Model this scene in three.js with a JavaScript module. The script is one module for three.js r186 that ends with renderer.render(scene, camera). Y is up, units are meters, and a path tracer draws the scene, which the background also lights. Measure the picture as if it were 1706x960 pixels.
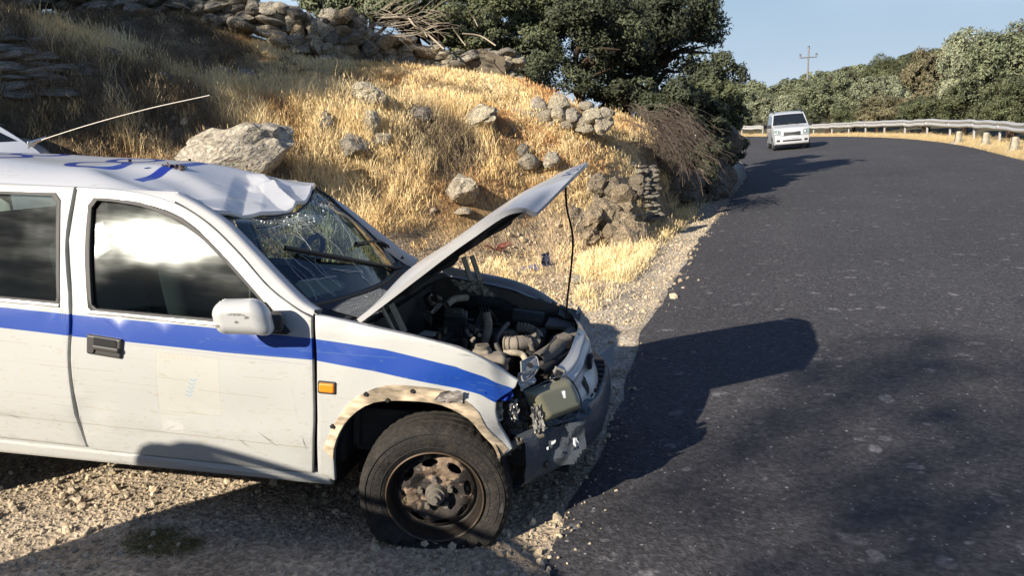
import * as THREE from 'three';
import { mergeGeometries, mergeVertices, toCreasedNormals } from 'three/addons/utils/BufferGeometryUtils.js';
import { TessellateModifier } from 'three/addons/modifiers/TessellateModifier.js';
import { RoundedBoxGeometry } from 'three/addons/geometries/RoundedBoxGeometry.js';
import { ImprovedNoise } from 'three/addons/math/ImprovedNoise.js';

// ------------------------------------------------------------------ camera, sky, sun, exposure
const scene = new THREE.Scene();
const CAM_H = 1.743;
const camera = new THREE.PerspectiveCamera(40.53, 1706 / 960, 0.05, 2500);
camera.rotation.order = 'YXZ';
camera.rotation.set(-12.2 * Math.PI / 180, 0, -2.0 * Math.PI / 180);
camera.position.set(0, CAM_H, 0);
camera.updateMatrixWorld(true);

const SUN = new THREE.Vector3(-0.628, 0.460, 0.628).normalize();
const sun = new THREE.DirectionalLight(new THREE.Color(1.0, 0.90, 0.76), 5.0);
sun.position.copy(SUN).multiplyScalar(80);
sun.castShadow = true;
sun.shadow.mapSize.set(4096, 4096);
Object.assign(sun.shadow.camera, { left: -40, right: 40, top: 40, bottom: -40, near: 1, far: 220 });
scene.add(sun); scene.add(sun.target);

function skyTexture() {
  const W = 512, H = 256, a = new Float32Array(W * H * 4), noise = new ImprovedNoise();
  const zen = [0.042, 0.085, 0.205], mid = [0.215, 0.315, 0.42], hor = [0.345, 0.405, 0.47];
  for (let j = 0; j < H; j++) for (let i = 0; i < W; i++) {
    const el = ((j + 0.5) / H - 0.5) * Math.PI, az = ((i + 0.5) / W - 0.5) * 2 * Math.PI;
    const d = [Math.cos(el) * Math.cos(az), Math.sin(el), Math.cos(el) * Math.sin(az)];
    const h = Math.max(0, d[1]);
    const t1 = Math.min(1, h / 0.22), t2 = Math.min(1, Math.max(0, (h - 0.12) / 0.6));
    const glow = Math.pow(Math.max(0, d[0] * SUN.x + d[1] * SUN.y + d[2] * SUN.z), 8) * 0.3;
    const cl = Math.max(0, noise.noise(d[0] * 3 + 7, d[1] * 16, d[2] * 3) - 0.18) * 0.5 * Math.exp(-Math.pow((h - 0.14) / 0.07, 2));
    for (let k = 0; k < 3; k++) {
      let c = hor[k] + (mid[k] - hor[k]) * t1 * (2 - t1);
      c += (zen[k] - c) * t2 * (2 - t2);
      { const q = Math.hypot((d[0] - 0.60) * 2.2 + noise.noise(d[0] * 9, d[1] * 14, 3) * 0.35, (d[1] - 0.27) * 6 + noise.noise(d[0] * 12, d[1] * 22, 8) * 0.5); if (d[2] < 0) c += Math.exp(-q * q * 3) * 0.22; }
      c += glow * [1, 0.93, 0.8][k] * 0.6 + cl;
      if (d[1] < 0) c = hor[k] * 0.5;
      a[(j * W + i) * 4 + k] = c;
    }
    a[(j * W + i) * 4 + 3] = 1;
  }
  const t = new THREE.DataTexture(a, W, H, THREE.RGBAFormat, THREE.FloatType);
  t.mapping = THREE.EquirectangularReflectionMapping;
  t.magFilter = t.minFilter = THREE.LinearFilter; t.needsUpdate = true;
  return t;
}
const sky = skyTexture();
scene.background = sky; scene.environment = sky;
const renderer = new THREE.WebGLRenderer({ antialias: true });
renderer.toneMapping = THREE.LinearToneMapping;
renderer.toneMappingExposure = 1.75;
renderer.shadowMap.enabled = true;

// ------------------------------------------------------------------ helpers
const V2 = (a) => new THREE.Vector2(a[0], a[1]);
const V3 = (a) => new THREE.Vector3(a[0], a[1], a[2]);
const lerp = (a, b, t) => a + (b - a) * t;
const clamp = (x, a = 0, b = 1) => Math.min(b, Math.max(a, x));
const sstep = (a, b, x) => { const t = clamp((x - a) / (b - a)); return t * t * (3 - 2 * t); };
const smin = (a, b, k) => { const h = clamp(0.5 + 0.5 * (b - a) / k); return lerp(b, a, h) - k * h * (1 - h); };
function RNG(s) { return () => { s |= 0; s = s + 0x6D2B79F5 | 0; let t = Math.imul(s ^ s >>> 15, 1 | s); t = t + Math.imul(t ^ t >>> 7, 61 | t) ^ t; return ((t ^ t >>> 14) >>> 0) / 4294967296; }; }
const IN = new ImprovedNoise();
const nz = (x, y, z = 0.37) => IN.noise(x, y, z);
const fb = (x, y, z = 0.37, o = 4) => { let s = 0, a = 1, f = 1; for (let i = 0; i < o; i++) { s += a * IN.noise(x * f, y * f, z * f + i * 7.3); a *= 0.5; f *= 2.03; } return s; };
function ipl(tab, x) { if (x <= tab[0][0]) return tab[0][1]; for (let i = 1; i < tab.length; i++) if (x <= tab[i][0]) { const a = tab[i - 1], b = tab[i]; return lerp(a[1], b[1], (x - a[0]) / (b[0] - a[0])); } return tab[tab.length - 1][1]; }
function at(px, py, F) { // a pixel of the photograph and a forward distance -> point
  const d = new THREE.Vector3((px - 853) / 1300, -(py - 480) / 1300, -1).applyQuaternion(camera.quaternion);
  return d.multiplyScalar(F / -d.z).add(camera.position);
}
const used = {};
function numbered(n) { if (!(n in used)) { used[n] = 0; return n; } used[n]++; return n + '_' + String(used[n]).padStart(3, '0'); }
function shadow(o) { o.traverse((m) => { if (m.isMesh) { m.castShadow = true; m.receiveShadow = true; } }); return o; }
function tag(o, label, category, group) { o.userData.label = label; o.userData.category = category; if (group) o.userData.group = group; return o; }
function thing(name, label, category, group) { const o = new THREE.Group(); o.name = numbered(name); tag(o, label, category, group); scene.add(o); return o; }
function mesh(name, g, m, parent) { const o = new THREE.Mesh(Array.isArray(g) ? merge(g) : g, m); o.name = parent ? name : numbered(name); o.castShadow = o.receiveShadow = true; (parent || scene).add(o); return o; }
function merge(gs) {
  const any = gs.some((g) => g.index), l = gs.map((g) => { let q = g.index && true ? g.toNonIndexed() : g; const r = new THREE.BufferGeometry(); for (const k of ['position', 'normal', 'uv']) if (q.attributes[k]) r.setAttribute(k, q.attributes[k]); if (!r.attributes.uv) r.setAttribute('uv', new THREE.BufferAttribute(new Float32Array(r.attributes.position.count * 2), 2)); if (!r.attributes.normal) r.computeVertexNormals(); return r; });
  return mergeGeometries(l);
}
function sp(pts, n = 24) { // smooth 2-D or 3-D curve through points
  if (pts[0].length === 2) return new THREE.CatmullRomCurve3(pts.map((p) => new THREE.Vector3(p[0], p[1], 0)), false, 'centripetal').getPoints(n).map((p) => [p.x, p.y]);
  return new THREE.CatmullRomCurve3(pts.map(V3), false, 'centripetal').getPoints(n).map((p) => [p.x, p.y, p.z]);
}
function tube(pts, r, seg = 24, rs = 8) { return new THREE.TubeGeometry(new THREE.CatmullRomCurve3(pts.map(V3), false, 'centripetal'), seg, r, rs, false); }
function bar(a, b, r, rs = 6) { return new THREE.TubeGeometry(new THREE.LineCurve3(V3(a), V3(b)), 1, r, rs, false); }
function rbox(w, h, d, r = 0.01, p = [0, 0, 0], e = [0, 0, 0]) { const g = new RoundedBoxGeometry(w, h, d, 3, Math.min(r, w / 2.05, h / 2.05, d / 2.05)); g.applyMatrix4(new THREE.Matrix4().compose(V3(p), new THREE.Quaternion().setFromEuler(new THREE.Euler(...e)), new THREE.Vector3(1, 1, 1))); return g; }
function cyl(r1, r2, h, p, e = [0, 0, 0], n = 24) { const g = new THREE.CylinderGeometry(r1, r2, h, n); g.applyMatrix4(new THREE.Matrix4().compose(V3(p), new THREE.Quaternion().setFromEuler(new THREE.Euler(...e)), new THREE.Vector3(1, 1, 1))); return g; }
function grid(fn, nu, nv, uvf) { // fn(u, v) -> [x, y, z]
  const p = [], uv = [], ix = [];
  for (let j = 0; j <= nv; j++) for (let i = 0; i <= nu; i++) { const u = i / nu, v = j / nv, q = fn(u, v); p.push(...q); uv.push(...(uvf ? uvf(q, u, v) : [u, v])); }
  for (let j = 0; j < nv; j++) for (let i = 0; i < nu; i++) { const a = j * (nu + 1) + i, b = a + 1, c = a + nu + 1, d = c + 1; ix.push(a, b, d, a, d, c); }
  const g = new THREE.BufferGeometry(); g.setAttribute('position', new THREE.Float32BufferAttribute(p, 3)); g.setAttribute('uv', new THREE.Float32BufferAttribute(uv, 2)); g.setIndex(ix); g.computeVertexNormals(); return g;
}
function xform(g, p, e = [0, 0, 0], s = [1, 1, 1]) { g.applyMatrix4(new THREE.Matrix4().compose(V3(p), new THREE.Quaternion().setFromEuler(new THREE.Euler(...e)), V3(s))); return g; }

// ------------------------------------------------------------------ textures
function tileNoise(period, seed) {
  const r = RNG(seed), t = new Float32Array(period * period); for (let i = 0; i < t.length; i++) t[i] = r();
  return (x, y) => { let xi = Math.floor(x), yi = Math.floor(y), fx = x - xi, fy = y - yi; fx = fx * fx * (3 - 2 * fx); fy = fy * fy * (3 - 2 * fy); xi = ((xi % period) + period) % period; yi = ((yi % period) + period) % period; const x1 = (xi + 1) % period, y1 = (yi + 1) % period; const a = t[yi * period + xi], b = t[yi * period + x1], c = t[y1 * period + xi], d = t[y1 * period + x1]; return a + (b - a) * fx + (c - a) * fy + (a - b - c + d) * fx * fy; };
}
function tex(size, fn, { srgb = false, metres = 1 } = {}) {
  const a = new Uint8Array(size * size * 4);
  for (let j = 0; j < size; j++) for (let i = 0; i < size; i++) { const c = fn(i / size, j / size); const k = (j * size + i) * 4; if (typeof c === 'number') a[k] = a[k + 1] = a[k + 2] = clamp(c) * 255; else { a[k] = clamp(c[0]) * 255; a[k + 1] = clamp(c[1]) * 255; a[k + 2] = clamp(c[2]) * 255; } a[k + 3] = 255; }
  const t = new THREE.DataTexture(a, size, size); t.wrapS = t.wrapT = THREE.RepeatWrapping; t.magFilter = THREE.LinearFilter; t.minFilter = THREE.LinearMipmapLinearFilter; t.generateMipmaps = true;
  if (srgb) t.colorSpace = THREE.SRGBColorSpace; t.repeat.set(1 / metres, 1 / metres); t.needsUpdate = true; return t;
}
const N = [4, 8, 16, 32, 64, 128, 256, 512].map((p, i) => tileNoise(p, 11 + i));
const NP = [4, 8, 16, 32, 64, 128, 256, 512];
const tfb = (u, v, a, b) => { let s = 0, w = 0, k = 1; for (let i = a; i <= b; i++) { s += k * N[i](u * NP[i], v * NP[i]); w += k; k *= 0.6; } return s / w; };
// spots scattered over a tile: list of discs burnt into an array
function spots(size, n, rmin, rmax, seed, squash = 1) {
  const r = RNG(seed), a = new Float32Array(size * size);
  for (let k = 0; k < n; k++) {
    const x = r() * size, y = r() * size, rr = lerp(rmin, rmax, Math.pow(r(), 4)) * size, amp = 0.35 + 0.65 * r(), an = r() * 6.28, el = 1 + r() * 0.9;
    const R = Math.ceil(rr * el) + 1, ca = Math.cos(an), sa = Math.sin(an);
    for (let j = -R; j <= R; j++) for (let i = -R; i <= R; i++) { const p = (i * ca + j * sa) / el, q = (-i * sa + j * ca) * squash; const d = Math.sqrt(p * p + q * q) / rr; if (d < 1) { const o = (((Math.floor(y) + j) % size + size) % size) * size + ((Math.floor(x) + i) % size + size) % size; a[o] = Math.max(a[o], amp * (d < 0.7 ? 1 : (1 - d) / 0.3)); } }
  }
  return (u, v) => a[(Math.floor(v * size) % size) * size + Math.floor(u * size) % size];
}
const roadSpots = spots(2048, 620, 0.0014, 0.0095, 5), roadSpecks = spots(2048, 5200, 0.0006, 0.0016, 9);
const asphaltMap = tex(2048, (u, v) => { const g = tfb(u, v, 6, 7), m = tfb(u, v, 0, 4), s = roadSpots(u, v), k = roadSpecks(u, v); let b = 0.236 + 0.10 * (g - 0.5) * 2 + 0.05 * (m - 0.5); const sp = Math.max(s * 0.17 * (0.5 + g), k * 0.40 * (k > 0.6 ? 1 : 0.3)); return [b + sp * 1.02 + 0.004, b + sp, b + sp * 0.96 + 0.004]; }, { srgb: true, metres: 5 });
const asphaltBump = tex(1024, (u, v) => tfb(u, v, 5, 7), { metres: 1.6 });
const soilMap = tex(1024, (u, v) => { const m = tfb(u, v, 1, 5), g = tfb(u, v, 5, 7), b = 0.72 + 0.34 * (m - 0.5) + 0.5 * (g - 0.5); return [b, b * 0.975, b * 0.94]; }, { srgb: true, metres: 2.2 });
const soilBump = tex(1024, (u, v) => 0.55 * tfb(u, v, 2, 5) + 0.45 * tfb(u, v, 5, 7), { metres: 2.2 });
const lich = spots(1024, 500, 0.004, 0.03, 21);
const rockMap = tex(1024, (u, v) => { const m = tfb(u, v, 1, 4), g = tfb(u, v, 4, 7), l = lich(u, v) * (g > 0.45 ? 1 : 0.4), dk = sstep(0.58, 0.75, tfb(v, u, 2, 6)); let b = 0.84 + 0.35 * (m - 0.5) + 0.5 * (g - 0.5) - 0.22 * dk; return [b + l * 0.10, b * 0.97 + l * 0.10, b * 0.91 + l * 0.07]; }, { srgb: true });
const rockBump = tex(1024, (u, v) => { const a = tfb(u, v, 1, 6), r = 1 - Math.abs(tfb(v, u, 2, 5) - 0.5) * 6; return 0.7 * a + 0.3 * clamp(1 - Math.max(0, r) * 0.9); });
const barkMap = tex(512, (u, v) => { const m = 0.5 + 0.8 * (N[3](u * 32, v * 8) - 0.5) + 0.4 * (N[5](u * 128, v * 32) - 0.5); return [m * 0.9 + 0.05, m * 0.86, m * 0.78]; }, { srgb: true });
const dirtRough = tex(512, (u, v) => 0.35 + 0.5 * tfb(u, v, 2, 6));
const grimeMap = tex(1024, (u, v) => { const m = tfb(u, v, 1, 5), g = tfb(u, v, 4, 7); const b = 0.62 + 0.55 * (m - 0.5) + 0.6 * (g - 0.5); return [b, b * 0.95, b * 0.88]; }, { srgb: true });
const dustMap = tex(512, (u, v) => { const m = tfb(u, v, 1, 5), g = tfb(u, v, 5, 7), b = 0.80 + 0.22 * (m - 0.5) + 0.25 * (g - 0.5); return [b, b * 0.985, b * 0.965]; }, { srgb: true });
const grimeBump = tex(512, (u, v) => tfb(u, v, 3, 6));

function mat(o) { const m = new THREE.MeshPhysicalMaterial(Object.assign({ roughness: 0.8, side: THREE.DoubleSide }, o)); return m; }
const lin = (r, g, b) => new THREE.Color().setRGB(r, g, b);
// ------------------------------------------------------------------ road and terrain
const LE = [[-4.9, -16, 0], [-3.3, -10, 0], [-0.65, 0, 0], [0.11, 2.73, 0], [0.26, 3.25, 0], [0.47, 3.97, 0], [0.91, 5.58, 0], [1.52, 7.53, 0], [2.43, 10.08, 0], [3.61, 13.3, 0], [4.83, 16.7, 0], [6.15, 20.3, -0.01], [8.27, 27.5, -0.1], [10.1, 36, -0.13], [11.5, 44, -0.12], [11.7, 50, -0.12], [10.8, 56, -0.15], [8.5, 62, -0.2], [4, 67, -0.25], [-4, 71, -0.3]];
const RE = [[1.8, -18, 0.1], [3.6, -12, 0.1], [6.2, -1.8, 0.12], [7.2, 2, 0.13], [8.8, 7, 0.15], [10.7, 13, 0.18], [13.6, 21, 0.23], [15.7, 27.5, 0.32], [17.4, 35, 0.31], [18.5, 44, 0.17], [18.9, 50, 0.02], [18.3, 58, -0.12], [16.5, 66, -0.2], [13, 73, -0.28], [7, 78, -0.33], [-4, 80, -0.36]];
const mkCurve = (P) => new THREE.CatmullRomCurve3(P.map(([x, F, y]) => new THREE.Vector3(x, y, -F)), false, 'centripetal');
const LC = mkCurve(LE), RC = mkCurve(RE);
const LP = LC.getSpacedPoints(220), RP = RC.getSpacedPoints(220);
function nearest(P, x, z) {
  let bd = 1e9, bi = 0, bt = 0;
  for (let i = 0; i < P.length - 1; i++) { const ax = P[i].x, az = P[i].z, dx = P[i + 1].x - ax, dz = P[i + 1].z - az; let t = ((x - ax) * dx + (z - az) * dz) / (dx * dx + dz * dz); t = t < 0 ? 0 : t > 1 ? 1 : t; const ex = x - ax - dx * t, ez = z - az - dz * t, d = ex * ex + ez * ez; if (d < bd) { bd = d; bi = i; bt = t; } }
  const a = P[bi], b = P[bi + 1], s = (b.x - a.x) * (z - a.z) - (b.z - a.z) * (x - a.x);
  return [Math.sqrt(bd) * (s > 0 ? -1 : 1), lerp(a.y, b.y, bt), bi + bt]; // signed: positive on the left
}
const T_DT = [[0, 9], [3, 8], [5, 6], [6, 4.9], [7.5, 3.1], [9.5, 2.2], [11.3, 0.85], [15, 0.7], [25, 0.45], [60, 0.5]];
const T_M1 = [[9.3, 0.7], [11, 1.6], [12.5, 3]], T_Y1 = [[9.3, 0], [11, 0.6], [12.5, 1.25], [16, 1.1], [25, 0.8], [40, 0.5]], T_M2 = [[9.3, 0.7], [11, 0.6], [12.5, 0.45], [16, 0.25], [25, 0.12], [40, 0.1]];
function excess(x, F, d) { return d - ipl(T_DT, F) - 2.0 * sstep(-2.6, -4, x) * sstep(9.5, 7, F) - 1.1 * sstep(-4, -6, x) * sstep(9.2, 7.5, F); }
function ground(x, z) { // -> [height, signed distance left of the road, excess over the toe of the bank, distance right of the road]
  const F = -z, [dl, yl] = nearest(LP, x, z);
  if (dl > 0) {
    let y = yl - 0.035 * sstep(0, 0.25, dl) + 0.022 * Math.min(dl, 6);
    const ex = excess(x, F, dl) + 0.25 * nz(x * 0.9, z * 0.9, 3.1) * sstep(6, 9, F);
    if (ex > 0) {
      let b = smin(smin(ipl(T_M1, F) * ex, ipl(T_Y1, F) + ipl(T_M2, F) * ex, 0.35), 1.74 + 0.075 * ex + 0.7 * sstep(-3.2, -6, x), 0.5);
      b = Math.max(0, b + 0.0875 * (1 - Math.min(1, ex / 0.3)) * 0);
      y += b + sstep(0, 1, ex) * (0.16 * nz(x * 0.7, z * 0.7, 1.3) + 0.07 * nz(x * 2.1, z * 2.1, 5.2));
    }
    const foot = ipl([[-9, 3.6], [-6.8, 3.55], [-5.1, 3.5], [-4.3, 3.15], [-3.1, 2.72], [-1.35, 2.55], [0.1, 2.33], [1.0, 2.0]], x); if (foot > y && F > 11) y += (foot - y) * sstep(11.4, 12.9, F) * sstep(45, 25, F) * sstep(1.5, 0.4, x);
    y += 0.028 * Math.exp(-((x + 0.30) ** 2 + (z + 3.0) ** 2) / 0.12);
    y += 0.012 * nz(x * 3.1, z * 3.1, 2.2) * sstep(0, 0.4, dl) + 0.02 * nz(x * 1.1, z * 1.1, 8.2) * sstep(0.1, 1, dl);
    return [y, dl, ex, -1];
  }
  const [dr, yr] = nearest(RP, x, z), d2 = -dr;
  if (d2 > 0) {
    const fall = -0.25 * sstep(1.3, 4, d2), hill = d2 > 5 ? 0.058 * Math.min(Math.max(0, F - 45), 230) * clamp((x / Math.max(F, 20) - 0.25) / 0.25, 0, 1.6) * sstep(5, 20, d2) : 0;
    return [yr - 0.02 + 0.06 * sstep(0, 0.6, d2) + fall + hill + 0.05 * nz(x * 0.8, z * 0.8, 4.4) * sstep(0.2, 1, d2) + (d2 > 8 ? 0.8 * nz(x * 0.05, z * 0.05, 9.1) : 0), dl, 0, d2];
  }
  const w = dl / (dl + dr + 1e-9), e = Math.min(-dl, dr);
  return [lerp(yl, yr, -dl / (-dl + dr + 1e-6)) - 0.09 * sstep(0, 0.15, e), dl, 0, 0];
}
const hAt = (x, z) => ground(x, z)[0];
function hit(px, py, F0 = 3.2) { // where the line of sight through a pixel meets the ground
  const a = at(px, py, 1).sub(camera.position); let p = new THREE.Vector3();
  for (let F = F0; F < 160; F += 0.03 + F * 0.001) { p.copy(a).multiplyScalar(F).add(camera.position); if (p.y < hAt(p.x, p.z)) return p.clone(); }
  return p;
}

{ // ground sheet
  const NX = 420, NZ = 460, pos = new Float32Array((NX + 1) * (NZ + 1) * 3), uv = new Float32Array((NX + 1) * (NZ + 1) * 2), col = new Float32Array((NX + 1) * (NZ + 1) * 3), ix = [];
  const wx = (u) => 1 + 11 * u + 40 * u ** 3 + 500 * u ** 9, wz = (u) => 4 + 14 * u + 50 * u ** 3 + 600 * u ** 9; // forward
  const C = { gravel: [0.66, 0.565, 0.44], strip: [0.66, 0.60, 0.50], pale: [0.66, 0.52, 0.34], slope: [0.50, 0.35, 0.165], red: [0.40, 0.24, 0.115], verge: [0.34, 0.27, 0.15], hill: [0.13, 0.12, 0.06], dark: [0.16, 0.13, 0.085] };
  for (let j = 0; j <= NZ; j++) for (let i = 0; i <= NX; i++) {
    const k = j * (NX + 1) + i, x = wx(i / NX * 2 - 1), F = wz(j / NZ * 2 - 1), g = ground(x, -F), n = fb(x * 0.6, F * 0.6, 2.2, 3), n2 = fb(x * 2.3, F * 2.3, 6.2, 3);
    pos.set([x, g[0], -F], k * 3); uv.set([x, F], k * 2);
    let c = C.gravel.slice(); const mix = (b, t) => { for (let q = 0; q < 3; q++) c[q] = lerp(c[q], b[q], t); };
    if (g[1] > 0) {
      mix(C.pale, sstep(6.4, 8, F + n)); mix(C.strip, sstep(1.0, 0.5, g[1] + 0.4 * n2) * sstep(4.2, 6, F));
      mix(C.slope, sstep(0.25, 0.9, g[2] + 0.5 * n)); mix(C.red, sstep(0.4, 1, g[2]) * sstep(0.05, 0.5, n + 0.3 * n2)); mix(C.verge, sstep(10.5, 12, F) * sstep(0.6, 0.8, g[1]) * sstep(0.3, 0, g[2]));
      mix(C.dark, sstep(0.3, 0, g[1]) * sstep(11, 14, F) * 0.6); mix([0.20, 0.155, 0.10], sstep(0.0, 0.2, fb(x * 0.5, F * 0.5, 17.2, 3) + 0.75 * sstep(-2.4, -4.4, x) - 0.40) * sstep(0.2, 0.8, g[2]) * 0.8);  // last mix paints shade into the soil colour of the left slope
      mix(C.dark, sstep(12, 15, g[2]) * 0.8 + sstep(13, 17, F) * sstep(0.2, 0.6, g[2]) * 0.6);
    } else if (g[3] > 0) { c = C.verge.slice(); mix(C.hill, sstep(2.0, 4, g[3] + n)); }
    else c = C.gravel.slice();
    const v = 1 + 0.18 * n2; col.set([c[0] * v * 1.25, c[1] * v * 1.25, c[2] * v * 1.25], k * 3);
  }
  for (let j = 0; j < NZ; j++) for (let i = 0; i < NX; i++) { const a = j * (NX + 1) + i, b = a + 1, c = a + NX + 1, d = c + 1; ix.push(a, b, d, a, d, c); }
  const g = new THREE.BufferGeometry(); g.setAttribute('position', new THREE.BufferAttribute(pos, 3)); g.setAttribute('uv', new THREE.BufferAttribute(uv, 2)); g.setAttribute('color', new THREE.BufferAttribute(col, 3)); g.setIndex(ix); g.computeVertexNormals();
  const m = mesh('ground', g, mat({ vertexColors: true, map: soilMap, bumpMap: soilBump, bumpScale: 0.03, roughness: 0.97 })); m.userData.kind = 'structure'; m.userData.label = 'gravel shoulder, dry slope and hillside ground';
}
{ // road
  const nu = 36, nv = 420, gs = [];
  const g = grid((u, v) => { const a = LC.getPointAt(clamp(v)), b = RC.getPointAt(clamp(v)); const p = a.clone().lerp(b, u); const w = 0.08 * fb(p.x * 1.3, p.z * 1.3, 4.4, 3) + 0.05 * nz(p.x * 5, p.z * 5, 1.2) + 0.02; if (u === 0) p.addScaledVector(a.clone().sub(b).normalize(), w); return [p.x, p.y + 0.012 + 0.03 * Math.sin(Math.PI * u) + (u === 0 ? -0.006 : 0), p.z]; }, nu, nv, (q) => [q[0], -q[2]]);
  const P = g.attributes.position, e = [];
  const cl = new Float32Array(P.count * 3); for (let i = 0; i < P.count; i++) { const u = (i % (nu + 1)) / nu, x = P.getX(i), z = P.getZ(i); const tr = [0.16, 0.37, 0.62, 0.84].reduce((q, c) => q + Math.exp(-(((u - c) / 0.045) ** 2)), 0); const v = 1 + 0.10 * tr * (0.6 + fb(x * 0.4, z * 0.15, 6.1, 2)) + 0.16 * fb(x * 0.35, z * 0.35, 2.7, 4) + 0.10 * sstep(0.06, 0, u) * (0.5 + fb(x * 2, z * 2, 3.3, 2)); cl.set([v, v * 0.99, v * (1.0 - 0.02 * tr)], i * 3); }
  for (const c of [0, nu]) { const s = grid((u, v) => { const k = Math.round(v * nv) * (nu + 1) + c; return [P.getX(k) + (c ? 1 : -1) * u * 0.02, P.getY(k) - u * 0.12, P.getZ(k)]; }, 1, nv, (q) => [q[0] + q[1], -q[2]]); e.push(s); }
  g.setAttribute('color', new THREE.BufferAttribute(cl, 3)); for (const q of e) q.setAttribute('color', new THREE.BufferAttribute(new Float32Array(q.attributes.position.count * 3).fill(0.8), 3));
  const m = mesh('road', mergeGeometries([g, ...e]), mat({ vertexColors: true, map: asphaltMap, bumpMap: asphaltBump, bumpScale: 0.006, roughness: 0.86, color: lin(0.88, 0.89, 0.93) }));
  m.userData.kind = 'structure'; m.userData.label = 'dark new asphalt road curving left between banks';
}

// ------------------------------------------------------------------ gravel, grass
function rockGeo(seed, detail, { cuts = 7, rough = 0.22, sharp = 0.5 } = {}) {
  const r = RNG(seed); let g = new THREE.IcosahedronGeometry(1, detail); g.deleteAttribute('normal'); g.deleteAttribute('uv'); g = mergeVertices(g, 1e-4);
  const P = g.attributes.position, pl = []; for (let i = 0; i < cuts; i++) pl.push([new THREE.Vector3(r() * 2 - 1, r() * 2 - 1, r() * 2 - 1).normalize(), lerp(0.55, 0.9, r())]);
  const v = new THREE.Vector3(), o = r() * 50;
  for (let i = 0; i < P.count; i++) { v.fromBufferAttribute(P, i); const s = 1 + rough * fb(v.x * 1.3 + o, v.y * 1.3, v.z * 1.3, 3); v.multiplyScalar(s); for (const [n, d] of pl) { const k = v.dot(n) - d; if (k > 0) v.addScaledVector(n, -k * (0.75 + 0.2 * sharp)); } if (detail > 2) v.addScaledVector(v.clone().normalize(), 0.05 * rough * 4 * fb(v.x * 4 + o, v.y * 4, v.z * 4, 2)); P.setXYZ(i, v.x, v.y, v.z); }
  g = toCreasedNormals(g.toNonIndexed(), sharp > 0.6 ? 0.35 : 0.8);
  const Q = g.attributes.position, M = g.attributes.normal, uv = new Float32Array(Q.count * 2);
  for (let i = 0; i < Q.count; i += 3) { let nx = 0, ny = 0, nzz = 0; for (let k = 0; k < 3; k++) { nx += M.getX(i + k); ny += M.getY(i + k); nzz += M.getZ(i + k); } nx = Math.abs(nx); ny = Math.abs(ny); nzz = Math.abs(nzz); for (let k = 0; k < 3; k++) { const x = Q.getX(i + k), y = Q.getY(i + k), z = Q.getZ(i + k), t = nx > ny && nx > nzz ? [z, y] : ny > nzz ? [x, z] : [x, y]; uv[(i + k) * 2] = t[0] * 0.35 + o; uv[(i + k) * 2 + 1] = t[1] * 0.35 + o * 0.7; } }
  g.setAttribute('uv', new THREE.BufferAttribute(uv, 2)); return g;
}
const ROCKS = []; for (let i = 0; i < 9; i++) ROCKS.push(rockGeo(100 + i, 3, { cuts: 6 + i % 4, rough: 0.3, sharp: i % 3 === 0 ? 0.8 : 0.4 }));
const BIGROCKS = []; for (let i = 0; i < 6; i++) BIGROCKS.push(rockGeo(300 + i, 7, { cuts: 9, rough: 0.35, sharp: 0.7 }));
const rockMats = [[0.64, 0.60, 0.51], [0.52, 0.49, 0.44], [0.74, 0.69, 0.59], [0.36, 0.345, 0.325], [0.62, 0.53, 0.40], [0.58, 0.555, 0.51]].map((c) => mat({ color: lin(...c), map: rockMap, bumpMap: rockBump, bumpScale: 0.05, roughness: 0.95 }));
const M4 = new THREE.Matrix4(), QT = new THREE.Quaternion(), EU = new THREE.Euler();
function instances(name, geo, material, list, label, vcol) {
  const m = new THREE.InstancedMesh(geo, material, list.length); m.name = numbered(name); m.castShadow = m.receiveShadow = true;
  list.forEach((l, i) => { M4.compose(l.p, QT.setFromEuler(EU.set(...l.e)), l.s); m.setMatrixAt(i, M4); if (l.c) m.setColorAt(i, l.c); });
  m.userData.kind = 'stuff'; m.userData.label = label; scene.add(m); return m;
}
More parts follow.
